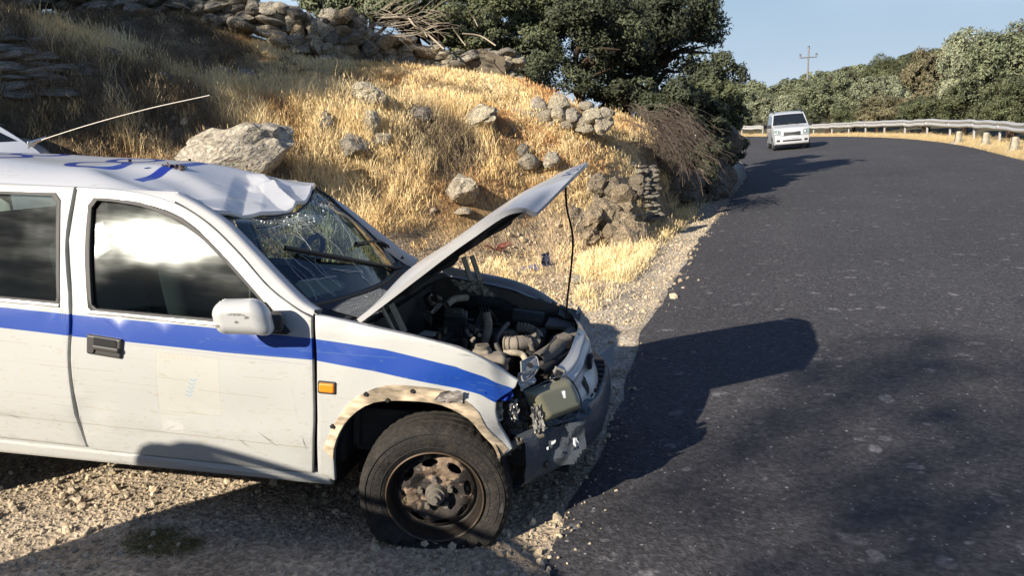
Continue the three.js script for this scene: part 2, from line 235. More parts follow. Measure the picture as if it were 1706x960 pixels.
{
  const r = RNG(77), lists = [[], [], []];
  const put = (x, F, s) => { const z = -F, g = ground(x, z); if (g[1] < 0.03 && !(g[1] > -0.3 && r() < 0.3 * Math.exp(g[1] * 12))) return; if (g[1] < 0.03) g[0] = nearest(LP, x, z)[1] + 0.012; const t = lerp(0.6, 1.15, r()) * (r() < 0.15 ? 1.3 : 1), w = r(); lists[Math.floor(r() * 3)].push({ p: new THREE.Vector3(x, g[0] + s * 0.15, z), e: [r() * 6, r() * 6, r() * 6], s: new THREE.Vector3(s * lerp(0.8, 1.5, r()), s * lerp(0.5, 0.9, r()), s * lerp(0.7, 1.1, r())), c: lin(0.68 * t * lerp(1, 1.08, w), 0.62 * t, 0.53 * t * lerp(1, 0.9, w)) }); };
  for (let i = 0; i < 42000; i++) { const F = lerp(2.3, 6.6, Math.pow(r(), 1.25)), x = lerp(-4.6, 1.0, r()); const n = fb(x * 1.1, F * 1.1, 5.5, 3); if (r() > 0.62 + 0.8 * n) continue; const q = r(); put(x, F, q < 0.86 ? lerp(0.003, 0.012, r() * r()) : lerp(0.01, 0.028, r() ** 3)); }
  for (let i = 0; i < 13000; i++) { const k = LC.getPointAt(lerp(0.24, 0.40, r())), off = Math.pow(r(), 1.4) * 1.7 - 0.28; if (off < 0.05 && nz(k.x * 0.9, k.z * 0.9, 6.6) + 0.4 * nz(k.x * 4, k.z * 4, 2) < 0.12) continue; put(k.x - off * 0.95, -k.z + off * 0.3, lerp(0.006, 0.022, r() * r())); }
  for (let i = 0; i < 5000; i++) { const F = lerp(6.5, 11, r()), x = lerp(-2, 2.4, r()); const g = ground(x, -F); if (g[2] > 0.5 && r() < 0.9) continue; put(x, F, lerp(0.006, 0.03, r() ** 4)); }
  for (let i = 0; i < 2600; i++) { const x = lerp(-4, 3.4, r()), F = lerp(7.2, 12.5, r()), g = ground(x, -F); if (g[2] < 0 || fb(x * 0.9, F * 0.9, 33, 2) < 0.0) continue; put(x, F, lerp(0.012, 0.06, r() ** 3)); }
  const gm = mat({ map: rockMap, roughness: 0.95 });
  lists.forEach((l, i) => instances('gravel', rockGeo(500 + i, 0, { cuts: 3, rough: 0.4, sharp: 0.9 }), gm, l, 'loose gravel stones on the shoulder'));
}
function tuft(seed, n, h, spread, bend, w) {
  const r = RNG(seed), p = [], c = [], ix = [];
  for (let b = 0; b < n; b++) {
    const a = r() * 6.28, rad = Math.sqrt(r()) * spread, bx = Math.cos(a) * rad, bz = Math.sin(a) * rad, hh = h * lerp(0.45, 1, r()), az = r() * 6.28, bd = bend * lerp(0.3, 1.2, r()), dx = Math.cos(az), dz = Math.sin(az), k = p.length / 3, t = lerp(0.75, 1.2, r());
    const fa = r() * 6.28, sx = Math.cos(fa) * w, sz = Math.sin(fa) * w;
    for (let s = 0; s <= 3; s++) { const u = s / 3, cx = bx + dx * bd * hh * u * u, cz = bz + dz * bd * hh * u * u, cy = hh * (u - 0.25 * bd * u * u), ww = s === 3 ? 0 : s === 2 ? 0.9 : 0.8; if (s < 3) { p.push(cx - sx * ww, cy, cz - sz * ww, cx + sx * ww, cy, cz + sz * ww); c.push(t, t, t, t, t, t); } else { p.push(cx, cy, cz); c.push(t, t, t); } }
    ix.push(k, k + 1, k + 3, k, k + 3, k + 2, k + 2, k + 3, k + 5, k + 2, k + 5, k + 4, k + 4, k + 5, k + 6);
    if (r() < 0.35) { const q = p.length / 3, ex = bx + dx * bd * hh, ez = bz + dz * bd * hh, ey = hh * (1 - 0.25 * bd); for (let s = 0; s < 3; s++) { const u = s / 2; p.push(ex - sx * 1.8 * (1 - u), ey - 0.02 + u * 0.05, ez - sz * 1.8 * (1 - u), ex + sx * 1.8 * (1 - u), ey - 0.02 + u * 0.05, ez + sz * 1.8); c.push(t, t * 0.95, t * 0.9, t, t * 0.95, t * 0.9); } ix.push(q, q + 1, q + 3, q, q + 3, q + 2, q + 2, q + 3, q + 4); }
  }
  const g = new THREE.BufferGeometry(); g.setAttribute('position', new THREE.Float32BufferAttribute(p, 3)); g.setAttribute('color', new THREE.Float32BufferAttribute(c, 3)); g.setIndex(ix); g.computeVertexNormals(); return g;
}
{
  const gm = mat({ vertexColors: true, roughness: 0.9, transmission: 0 });
  const kinds = [tuft(1, 22, 0.27, 0.11, 0.6, 0.0026), tuft(2, 20, 0.36, 0.12, 0.5, 0.0026), tuft(3, 26, 0.15, 0.13, 1.1, 0.0028), tuft(4, 16, 0.48, 0.09, 0.4, 0.0026)], lists = [[], [], [], []];
  const r = RNG(31);
  const put = (k, x, z, s, c) => { const g = hAt(x, z), v = lerp(0.8, 1.2, r()); lists[k].push({ p: new THREE.Vector3(x, g - 0.01, z), e: [(r() - 0.5) * 0.3, r() * 6.28, (r() - 0.5) * 0.3], s: new THREE.Vector3(s * lerp(0.8, 1.2, r()), s * lerp(0.75, 1.25, r()), s * lerp(0.8, 1.2, r())), c: lin(c[0] * v, c[1] * v, c[2] * v) }); };
  const straw = [0.84, 0.64, 0.32], gold = [0.76, 0.52, 0.215], rust = [0.56, 0.33, 0.145], pale = [0.88, 0.74, 0.45], shadedWeed = [0.17, 0.128, 0.08];  // last colour: brown weeds, darkened to paint in the shade on the left slope
  const mixc = (a, b, t) => a.map((q, i) => lerp(q, b[i], t));
  for (let i = 0; i < 60000; i++) { // the slope
    const x = lerp(-10, 4.6, r()), F = lerp(5.5, 16.5, r()), g = ground(x, -F); if (g[1] < 0.35 || g[2] < 0.05) continue; if (x < -0.66 * F - 3) continue;
    const n = fb(x * 0.55, F * 0.55, 12.2, 3), n2 = fb(x * 1.7, F * 1.7, 3.2, 2);
    const dens = sstep(0.3, 1.5, g[2] + 0.35 * n2) * (F > 11 && g[2] < 0.5 ? 0.25 : 1) * (0.75 + 0.5 * n2) * (x < -3 ? 0.8 : 1) * (0.3 + 0.7 * sstep(-0.35, 0.0, fb(x * 1.1, F * 1.1, 41.2, 3))); if (r() > dens) continue;
    const rr = sstep(-0.2, 0.4, n + 0.25 * n2); let c = mixc(mixc(straw, pale, clamp(0.4 - n)), rr > 0.6 ? rust : gold, rr); const shadeMix = sstep(0.0, 0.2, fb(x * 0.5, F * 0.5, 17.2, 3) + 0.75 * sstep(-2.4, -4.4, x) - 0.40) * (r() < 0.85 ? 1 : 0.3); c = mixc(c, shadedWeed, shadeMix);
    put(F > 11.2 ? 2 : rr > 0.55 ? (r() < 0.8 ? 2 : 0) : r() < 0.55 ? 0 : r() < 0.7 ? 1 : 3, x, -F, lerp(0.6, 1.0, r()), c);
  }
  for (let i = 0; i < 9000; i++) { // roadside strip and sparse soil
    const F = lerp(6.3, 24, Math.pow(r(), 1.5)), k = nearest(LP, 0, -F); const e = LC.getPointAt(clamp((k[2]) / 220)); const off = lerp(0.35, 2.6, r()); const x = e.x - off * 0.95, z = e.z - off * 0.33, g = ground(x, z); if (g[1] < 0.3) continue;
    const n = fb(x * 0.8, z * 0.8, 22.2, 3), d = sstep(-0.1, 0.3, n + 0.18) * sstep(0.35, 0.8, g[1]) * (-z > 10.6 ? 1 : 0.10); if (r() > d) continue;
    put(r() < 0.6 ? 2 : 0, x, z, lerp(0.5, 0.95, r()), mixc(straw, pale, r() * 0.7));
  }
  for (let i = 0; i < 2600; i++) { const p = hit(lerp(970, 1085, r()), lerp(415, 520, r())); const g = ground(p.x, p.z), n = fb(p.x * 1.5, p.z * 1.5, 2.5, 2); if (g[1] < 0.5 || n < -0.02) continue; put(r() < 0.5 ? 0 : 2, p.x, p.z, lerp(0.5, 0.85, r()), mixc(straw, pale, 0.5 + 0.5 * r())); }
  for (let i = 0; i < 16000; i++) { // verge below the guardrail
    const v = lerp(0.2, 0.86, r()), e = RC.getPointAt(v), t = RC.getTangentAt(v), off = lerp(0.12, 2.6, Math.pow(r(), 1.3)), x = e.x - t.z * off, z = e.z + t.x * off; if (ground(x, z)[3] < 0.1) continue; put(r() < 0.4 ? 2 : r() < 0.7 ? 0 : 1, x, z, lerp(0.4, 0.75, r()), mixc(straw, pale, r() * 0.8).map((q) => q * 0.62));
  }
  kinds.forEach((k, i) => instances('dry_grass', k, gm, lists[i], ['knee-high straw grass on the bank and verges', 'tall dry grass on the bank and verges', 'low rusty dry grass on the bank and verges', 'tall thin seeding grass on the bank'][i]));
  const gl = []; for (let i = 0; i < 260; i++) { const a = r() * 6.28, q = Math.sqrt(r()), p = hit(275 + 62 * q * Math.cos(a), 908 + 26 * q * Math.sin(a), 2); gl.push({ p, e: [(r() - 0.5) * 0.6, r() * 6.28, 0], s: new THREE.Vector3(0.28, 0.16, 0.28), c: lin(0.13 * lerp(0.7, 1.5, r()), 0.13, 0.045) }); }
  instances('green_grass', kinds[2], gm, gl, 'small green grass patch in the shaded gravel');
}
// ------------------------------------------------------------------ rocks and walls
function rock(name, px, py, w, h, F, o = {}) { // a stone with its outline (w x h pixels) centred on a pixel
  const p = at(px, py, F), k = F / 1300; const m = new THREE.Mesh((o.big ? BIGROCKS : ROCKS)[o.v ?? 0], o.m ?? rockMats[o.c ?? 0]); m.castShadow = m.receiveShadow = true;
  m.position.copy(p); m.rotation.set(o.rx ?? 0, o.ry ?? 0, o.rz ?? 0, 'ZXY'); m.scale.set(w * k * 0.56, h * k * 0.6, (o.d ?? (w + h) / 2) * k * 0.55); m.name = name; return m;
}
function boulder(name, label, cat, ...a) { const m = rock(name, ...a); m.name = numbered(name); tag(m, label, cat); scene.add(m); return m; }
const Fh = (px, py) => -hit(px, py, 5.2).z;
{
  const B = [
    ['boulder', 'grey boulder high on the grassy slope with a dark split right side', 612, 160, 62, 40, 3, 0, 'big'],
    ['boulder', 'pointed dark slate boulder low in the grass above the car roof', 588, 244, 62, 36, 0, 3, 'big'],
    ['boulder', 'wide pale boulder half sunk in grass right of the middle of the slope', 797, 200, 66, 38, 1, 0, 'big'],
    ['boulder', 'rough dark forked boulder in the middle of the slope', 702, 192, 48, 30, 2, 3, 'big'],
    ['boulder', 'rounded grey boulder with green lichen behind the raised bonnet', 768, 318, 64, 44, 4, 1, 'big'],
    ['boulder', 'small upright tan boulder below the split boulder', 620, 208, 26, 36, 5, 2, 'big'],
    ['stone', 'small pale round stone left of the split boulder', 566, 176, 24, 20, 1, 2, ''],
    ['stone', 'pale flat stone in grass right of the slate boulder', 635, 234, 32, 24, 4, 2, ''],
    ['stone', 'dim grey stone left of the slate boulder at the shade edge', 546, 205, 26, 30, 6, 3, ''],
    ['stone', 'dark small stone on top of the split boulder', 594, 142, 20, 12, 3, 3, ''],
    ['stone', 'low grey stone left of the bonnet tip rocks', 880, 270, 36, 26, 2, 1, ''],
    ['stone', 'pale weathered stone right above the bonnet tip', 918, 268, 42, 22, 5, 5, ''],
    ['stone', 'small dark upright stone left of the pale stone pile', 872, 252, 22, 22, 7, 3, ''],
    ['stone', 'pale loose stone on the soil beside the prop rod', 960, 466, 26, 16, 8, 2, ''],
    ['stone', 'shaded grey stone left below the high wall', 180, 62, 40, 26, 1, 3, ''],
    ['stone', 'shaded long stone in the dark grass at upper left', 186, 92, 44, 22, 2, 3, ''],
    ['stone', 'shaded round stone beside the antenna tip', 274, 130, 26, 20, 4, 1, ''],
    ['stone', 'shaded rough stone right of the antenna tip', 412, 128, 34, 20, 5, 1, ''],
    ['stone', 'shaded blocky stone in dark grass right of the long stone', 372, 122, 40, 18, 0, 1, ''],
    ['stone', 'pale stone at the foot of the slope beside the windscreen', 770, 352, 34, 12, 3, 2, ''],
  ];
  B.forEach(([n, l, x, y, w, h, v, c, big], i) => boulder(n, l, n, x, y, w, h, Fh(x, y + h * 0.45), { v: v % (big ? 6 : 9), c, ry: i * 1.3, rz: (i % 3 - 1) * 0.12, big: !!big }));
  const FL = Fh(390, 292) ; // flat slab behind the roof
  boulder('rock_slab', 'large pale flat-faced rock slab standing behind the car roof', 'rock', 392, 268, 190, 92, Math.min(FL, 8.6), { v: 4, m: mat({ color: lin(0.56, 0.53, 0.48), map: rockMap, bumpMap: rockBump, bumpScale: 0.03, roughness: 0.95 }), ry: 0.5, rz: 0.22, big: true, d: 90 });
}
function wall(name, label, list, seed) { const t = thing(name, label, 'wall'); for (const m of list) t.add(m); return t; }
{
  const r = RNG(5); // the sunlit wall on the brow: rows follow the line of its top and foot
  const top = [[440, 12], [470, 8], [520, 22], [575, 22], [615, 38], [660, 52], [700, 60], [745, 82], [770, 82], [800, 66], [848, 84]], foot = [[440, 66], [500, 86], [560, 106], [650, 118], [740, 128], [850, 134]];
  const L = []; const F0 = 13.2;
  const base = at(520, 100, F0), end = at(850, 134, 13.6);
  const NR = 5; for (let k = 0; k < NR; k++) for (let x = 438 + r() * 12; x < 850;) {
    const w = lerp(16, 40, r() ** 1.4) * (k === 0 ? 1.15 : 1), xc = x + w / 2, yt = ipl(top, xc), yf = ipl(foot, xc) + 6, hh = (yf - yt) / NR, y = yf - hh * (k + 0.5) + (r() - 0.5) * hh * 0.5;
    if (!(k === NR - 1 && r() < 0.25) && L.length < 285) L.push(rock('stone', xc, y, w * 1.12, hh * lerp(1.15, 1.6, r()), F0 + (xc - 440) * 0.0015 + (r() - 0.5) * 0.18, { v: Math.floor(r() * 9), c: Math.floor(r() * 6), rx: (r() - 0.5) * 0.6, ry: r() * 6.3, rz: (r() - 0.5) * 0.7, d: 34 }));
    if (r() < 0.3 && L.length < 285) L.push(rock('stone', x, y + hh * 0.45, w * 0.5, hh * 0.55, F0 + (xc - 440) * 0.0015 - 0.1, { v: Math.floor(r() * 9), c: Math.floor(r() * 6), ry: r() * 6.3, rz: r(), d: 14 }));
    x += w * lerp(0.86, 1.02, r());
  }
  const bk = []; for (let i = 0; i <= 10; i++) { const px = lerp(446, 842, i / 10), a = at(px, ipl(top, px) + 14, F0 + 0.35), b = at(px, ipl(foot, px) + 10, F0 + 0.35); bk.push([a, b]); }
  const t = wall('dry_stone_wall', 'sunlit dry stone wall on the brow of the grassy slope', L);
  mesh('rubble_core', grid((u, v) => { const i = Math.min(9, Math.floor(u * 10)), f = u * 10 - i; const q = bk[i].map((p, k) => p.clone().lerp(bk[i + 1][k], f)), p = q[0].lerp(q[1], v); return [p.x, p.y + 0.03 * nz(u * 40, v * 9), p.z + 0.05 * nz(u * 30, v * 8, 5)]; }, 60, 8), mat({ color: lin(0.2, 0.18, 0.15), map: rockMap, roughness: 1 }), t);
  const L2 = []; // the shaded stretch further left
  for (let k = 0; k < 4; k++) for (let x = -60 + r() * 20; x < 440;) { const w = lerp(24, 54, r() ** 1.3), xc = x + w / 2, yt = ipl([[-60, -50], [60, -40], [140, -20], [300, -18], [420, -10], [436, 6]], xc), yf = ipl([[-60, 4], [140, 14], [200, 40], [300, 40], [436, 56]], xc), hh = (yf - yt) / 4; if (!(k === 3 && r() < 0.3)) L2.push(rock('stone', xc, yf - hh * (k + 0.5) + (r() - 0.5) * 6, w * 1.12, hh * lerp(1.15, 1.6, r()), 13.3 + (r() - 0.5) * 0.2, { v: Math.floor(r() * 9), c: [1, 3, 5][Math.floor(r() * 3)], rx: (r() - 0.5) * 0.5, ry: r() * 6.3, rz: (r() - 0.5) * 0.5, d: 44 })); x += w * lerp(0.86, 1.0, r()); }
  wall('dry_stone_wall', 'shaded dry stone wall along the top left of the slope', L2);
  const L3 = []; // thin flat slabs, a ruined retaining wall in the shade at far left
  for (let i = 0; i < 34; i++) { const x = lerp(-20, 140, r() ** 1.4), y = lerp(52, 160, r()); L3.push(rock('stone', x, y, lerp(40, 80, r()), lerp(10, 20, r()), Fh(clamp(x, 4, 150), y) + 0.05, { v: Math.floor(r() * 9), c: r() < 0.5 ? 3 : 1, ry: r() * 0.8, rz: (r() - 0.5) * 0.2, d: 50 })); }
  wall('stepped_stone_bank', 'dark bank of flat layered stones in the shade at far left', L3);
  const L4 = [[882, 205, 38, 28], [866, 192, 30, 20], [898, 178, 36, 28], [928, 172, 40, 26], [908, 196, 24, 20], [930, 192, 30, 18], [952, 194, 24, 20], [975, 178, 22, 14], [986, 194, 30, 22], [1000, 206, 38, 26], [940, 206, 28, 16], [965, 203, 22, 16], [972, 214, 34, 18], [912, 210, 26, 14], [1008, 190, 18, 16]];
  wall('stone_pile', 'low pile of pale stones on the brow left of the brushwood', L4.map(([x, y, w, h], i) => rock('stone', x, y, w, h * 1.1, Fh(940, 216) - 0.1 + (y < 190 ? 0.25 : 0), { v: i % 9, c: [0, 2, 5, 0][i % 4], ry: i * 2.1, rz: (i % 5 - 2) * 0.15, d: 30 })));
  const outM = [[0.40, 0.34, 0.265], [0.34, 0.30, 0.25], [0.47, 0.40, 0.31]].map((c) => mat({ color: lin(...c), map: rockMap, bumpMap: rockBump, bumpScale: 0.05, roughness: 0.95 })); const L5 = []; // rough outcrop under the bonnet tip
  for (let i = 0; i < 60; i++) { const x = lerp(880, 1066, r()), y = lerp(298, 404, Math.pow(r(), 0.8)); const s = lerp(16, 46, r() ** 2); L5.push(rock('rock', x, y, s * 1.2, s * 0.85, 11.15 - (y - 300) * 0.006 + (r() - 0.5) * 0.3, { v: Math.floor(r() * 6), big: true, m: outM[Math.floor(r() * 3)], rx: r() * 3, ry: r() * 6.3, rz: r() * 3, d: s * 1.4 })); }
  wall('rock_outcrop', 'rough grey rock outcrop at the foot of the slope behind the bonnet', L5).userData.category = 'rock';
  const L6 = []; // little wall of flat stones right of it
  for (let row = 0; row < 13; row++) for (let k = 0; k < 3; k++) { const y = 278 + row * 7.2; L6.push(rock('stone', 1052 + k * 15 + (row % 2) * 6 + row * 0.4 + (r() - 0.5) * 5, y, lerp(16, 26, r()), lerp(6, 10, r()), 12.1 - row * 0.03 + k * 0.12, { v: Math.floor(r() * 9), c: [1, 3, 5][Math.floor(r() * 3)], ry: r() * 6.3, rz: (r() - 0.5) * 0.25, d: 24 })); }
  wall('retaining_wall', 'narrow stack of thin flat stones at the corner of the bank', L6);
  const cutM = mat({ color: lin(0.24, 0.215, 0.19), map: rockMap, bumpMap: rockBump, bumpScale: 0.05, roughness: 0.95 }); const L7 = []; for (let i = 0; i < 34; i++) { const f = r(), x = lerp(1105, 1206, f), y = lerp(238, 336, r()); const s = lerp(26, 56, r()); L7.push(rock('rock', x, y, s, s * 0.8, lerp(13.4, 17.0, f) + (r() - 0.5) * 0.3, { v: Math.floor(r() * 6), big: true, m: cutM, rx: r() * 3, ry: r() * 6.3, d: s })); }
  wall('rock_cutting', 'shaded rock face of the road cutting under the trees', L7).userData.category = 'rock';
}

// ------------------------------------------------------------------ trees
function leavesGeo(seed, lobes, n, size, { elong = 2.2, shell = 0.55, up = 0.35, tint = 0.35, hole = -0.12, hf = 2.6 } = {}) { // lobes: [x, y, z, rx, ry, rz]
  const r = RNG(seed), pos = new Float32Array(n * 12), col = new Float32Array(n * 12), nor = new Float32Array(n * 12), ix = new Uint32Array(n * 6);
  const vol = lobes.map((l) => l[3] * l[4] + l[4] * l[5] + l[3] * l[5]); let tot = 0, k0 = 0; const acc = vol.map((v) => tot += v);
  const d = new THREE.Vector3(), p = new THREE.Vector3(), nn = new THREE.Vector3(), a = new THREE.Vector3(), b = new THREE.Vector3();
  for (let i = 0; i < n; i++) {
    for (let again = 0; again < 8; again++) {
    const q = r() * tot; let k = 0; while (acc[k] < q) k++; const l = lobes[k];
    let tries = 0; do { d.set(r() * 2 - 1, r() * 2 - 1, r() * 2 - 1); tries++; } while ((d.lengthSq() > 1 || d.lengthSq() < 0.01) && tries < 20); d.normalize();
    const rag = 1 + 0.28 * nz(d.x * 2.3 + k, d.y * 2.3, d.z * 2.3) + 0.22 * nz(d.x * 6 + k * 3, d.y * 6, d.z * 6), rad = lerp(shell, 1, Math.pow(r(), 0.6)) * rag;
    p.set(l[0] + d.x * l[3] * rad, l[1] + d.y * l[4] * rad, l[2] + d.z * l[5] * rad);
    k0 = k; const sc = hf / lobes[0][3] * 0.62; if (nz(p.x * sc + 3.1, p.y * sc, p.z * sc) + 0.5 * nz(p.x * sc * 2.3, p.y * sc * 2.3 + 5, p.z * sc * 2.3) > hole) break; }
    const k = k0, lt = 1 + 0.22 * Math.sin(k * 12.9);
    nn.set(d.x + (r() - 0.5) * 1.6, d.y + up + (r() - 0.5) * 1.6, d.z + (r() - 0.5) * 1.6).normalize();
    a.set(r() - 0.5, r() - 0.3, r() - 0.5).cross(nn).normalize(); b.crossVectors(nn, a);
    const s = size * lerp(0.6, 1.35, r()), w = s / elong; a.multiplyScalar(s); b.multiplyScalar(w);
    const o = i * 12, bend = 0.18; pos[o] = p.x - a.x; pos[o + 1] = p.y - a.y; pos[o + 2] = p.z - a.z; pos[o + 3] = p.x + b.x + nn.x * w * bend; pos[o + 4] = p.y + b.y; pos[o + 5] = p.z + b.z; pos[o + 6] = p.x + a.x; pos[o + 7] = p.y + a.y; pos[o + 8] = p.z + a.z; pos[o + 9] = p.x - b.x; pos[o + 10] = p.y - b.y; pos[o + 11] = p.z - b.z;
    const t = lt * (1 + (r() - 0.5) * 2 * tint), y = (r() - 0.4) * 0.3 * tint; for (let k2 = 0; k2 < 4; k2++) { col[o + k2 * 3] = t * (1 + y); col[o + k2 * 3 + 1] = t; col[o + k2 * 3 + 2] = t * (1 - y); nor[o + k2 * 3] = nn.x; nor[o + k2 * 3 + 1] = nn.y; nor[o + k2 * 3 + 2] = nn.z; }
    ix.set([i * 4, i * 4 + 2, i * 4 + 1, i * 4, i * 4 + 3, i * 4 + 2], i * 6);
  }
  const g = new THREE.BufferGeometry(); g.setAttribute('position', new THREE.BufferAttribute(pos, 3)); g.setAttribute('normal', new THREE.BufferAttribute(nor, 3)); g.setAttribute('color', new THREE.BufferAttribute(col, 3)); g.setIndex(new THREE.BufferAttribute(ix, 1)); return g;
}
function lobesOf(seed, n, R = 1, s0 = 0.28, s1 = 0.5, flat = 0.75) { const r = RNG(seed), L = [[0, 0, 0, R * 0.62, R * 0.55, R * 0.62]]; for (let i = 0; i < n; i++) { const a = r() * 6.28, e = Math.asin(lerp(-0.7, 1, r())), q = lerp(0.55, 0.85, r()) * R, s = lerp(s0, s1, r()) * R; L.push([Math.cos(a) * Math.cos(e) * q, Math.sin(e) * q * flat + 0.0, Math.sin(a) * Math.cos(e) * q, s, s * lerp(0.7, 1, r()), s]); } return L; }
const leafMat = (r, g, b) => mat({ color: lin(r, g, b), vertexColors: true, roughness: 0.75, transmission: 0 });
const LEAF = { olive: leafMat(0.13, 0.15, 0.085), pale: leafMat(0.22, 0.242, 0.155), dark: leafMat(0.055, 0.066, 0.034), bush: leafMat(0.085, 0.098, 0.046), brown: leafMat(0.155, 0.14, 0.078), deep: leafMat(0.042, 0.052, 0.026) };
const barkM = mat({ color: lin(0.16, 0.125, 0.09), map: barkMap, roughness: 0.95 });
function limbs(seed, h, r0, n, reach) { const r = RNG(seed), gs = []; const tr = sp([[0, -0.4, 0], [0.04 * h, h * 0.3, 0.02 * h], [-0.03 * h, h * 0.6, 0.05 * h], [0.03 * h, h, 0]], 12); for (let k = 0; k < 6; k++) { const a = tr[k * 2], b = tr[k * 2 + 2]; const g = cylBetween(a, b, lerp(r0, r0 * 0.4, k / 6), lerp(r0, r0 * 0.4, (k + 1) / 6), 9); gs.push(g); } for (let i = 0; i < n; i++) { const k = 3 + Math.floor(r() * 8), a = tr[k], an = r() * 6.28, L = reach * lerp(0.5, 1, r()); const m = [a[0] + Math.cos(an) * L * 0.5, a[1] + L * 0.35, a[2] + Math.sin(an) * L * 0.5], e = [a[0] + Math.cos(an) * L, a[1] + L * lerp(0.2, 0.8, r()), a[2] + Math.sin(an) * L]; gs.push(cylBetween(a, m, r0 * 0.4, r0 * 0.25, 6), cylBetween(m, e, r0 * 0.25, r0 * 0.08, 6)); } return gs; }
function cylBetween(a, b, r1, r2, n = 8) { const A = V3(a), B = V3(b), d = B.clone().sub(A), g = new THREE.CylinderGeometry(r2, r1, d.length(), n, 1); g.applyQuaternion(new THREE.Quaternion().setFromUnitVectors(new THREE.Vector3(0, 1, 0), d.normalize())); g.translate((A.x + B.x) / 2, (A.y + B.y) / 2, (A.z + B.z) / 2); return g; }
const CROWNS = [0, 1, 2, 3].map((i) => leavesGeo(900 + i, lobesOf(40 + i, 26 + i * 3, 1, 0.16, 0.34), 30000, 0.027, { elong: 2.4, tint: 0.5, shell: 0.62, hole: -0.05, hf: 3.4 }));
const TRUNK = limbs(3, 1, 0.09, 6, 0.6); const TRUNKG = merge(TRUNK);
function tree(name, label, cat, px, pyTop, F, wpx, o = {}) { // crown top and width in the photograph, standing on the ground at distance F
  const top = at(px, pyTop, F), gy = hAt(top.x, top.z), R = wpx * F / 2600, H = top.y - gy; const t = thing(name, label, cat, o.group); t.position.set(top.x, gy, top.z); t.rotation.y = o.ry ?? px;
  const ch = H * (o.fill ?? 0.94); const c = mesh('crown', o.geo ?? CROWNS[(o.v ?? 0) % 4], o.m ?? LEAF.olive, t); c.scale.set(R, ch / 2 / 0.95, R * (o.dz ?? 1)); c.position.y = H - ch / 2;
  const k = mesh('trunk', TRUNKG, barkM, t); k.scale.set(Math.max(1, R * 0.8), H * 0.8, Math.max(1, R * 0.8)); return t;
}
{
  const T = [
    ['olive_tree', 'pale rounded olive tree behind the white minivan on its left', 1296, 146, 74, 96, 'pale', 0],
    ['olive_tree', 'dark-hearted round olive tree right behind the white minivan', 1385, 104, 60, 124, 'olive', 1],
    ['olive_tree', 'pale-topped olive tree right of the dark-hearted one', 1468, 112, 58, 104, 'pale', 2],
    ['shrub', 'brownish shrub above the middle of the guardrail', 1478, 150, 50, 100, 'brown', 3],
    ['olive_tree', 'tall dry brownish tree rising above the guardrail bend', 1556, 60, 45, 104, 'brown', 0],
    ['olive_tree', 'tall green tree nearest the right edge of the photograph', 1706, -4, 33, 180, 'olive', 1],
    ['olive_tree', 'tall pale green tree left of the one at the right edge', 1625, 18, 38, 120, 'pale', 2],
    ['shrub', 'dark green bush close behind the guardrail at the right edge', 1695, 118, 30, 130, 'bush', 3],
    ['shrub', 'dense green bush behind the guardrail left of the edge bush', 1612, 130, 36, 120, 'bush', 0],
    ['shrub', 'mixed green bush behind the guardrail below the dry tree', 1545, 146, 42, 100, 'bush', 1],
    ['shrub', 'low green bush behind the guardrail below the pale-topped tree', 1425, 166, 54, 90, 'bush', 2],
    ['shrub', 'low pale bush at the left end of the right-hand trees', 1248, 168, 82, 80, 'pale', 3],
    ['shrub', 'low dark bush directly left of the white minivan', 1226, 190, 74, 60, 'bush', 1],
    ['olive_tree', 'small dark skyline tree left of the tall dry tree', 1528, 74, 105, 40, 'dark', 2],
    ['olive_tree', 'broad dark skyline tree above the pale-topped olive', 1478, 84, 98, 76, 'bush', 3],
    ['olive_tree', 'grey-green skyline tree right of the utility pole', 1425, 102, 100, 80, 'olive', 0],
    ['shrub', 'low bush behind the white minivan', 1330, 176, 66, 80, 'bush', 3],
  ];
  T.forEach(([n, l, x, y, F, w, m, v], i) => tree(n, l, n === 'shrub' ? 'shrub' : 'tree', x, y, F, w, { m: LEAF[m], v, ry: i * 1.7, fill: 0.97 }));
  const r = RNG(8), far = [], fg = leavesGeo(71, lobesOf(71, 16, 1, 0.2, 0.4), 7000, 0.055, { tint: 0.45, shell: 0.75 });
  for (let i = 0; i < 380; i++) { const px = lerp(1150, 1760, r()), F = lerp(80, 320, Math.pow(r(), 0.8)), q = at(px, 200, F), g = ground(q.x, q.z); if (g[3] < 6) continue; const s = lerp(1.4, 4.4, r() ** 1.3), t = lerp(0.6, 1.4, r()); far.push({ p: new THREE.Vector3(q.x, g[0] + s * 0.7, q.z), e: [0, r() * 6.3, 0], s: new THREE.Vector3(s, s * 0.85, s), c: lin(0.15 * t, 0.17 * t, 0.095 * t) }); }
  instances('far_woodland', fg, mat({ vertexColors: true, roughness: 0.8 }), far, 'far wooded hillside beyond the bend');
}
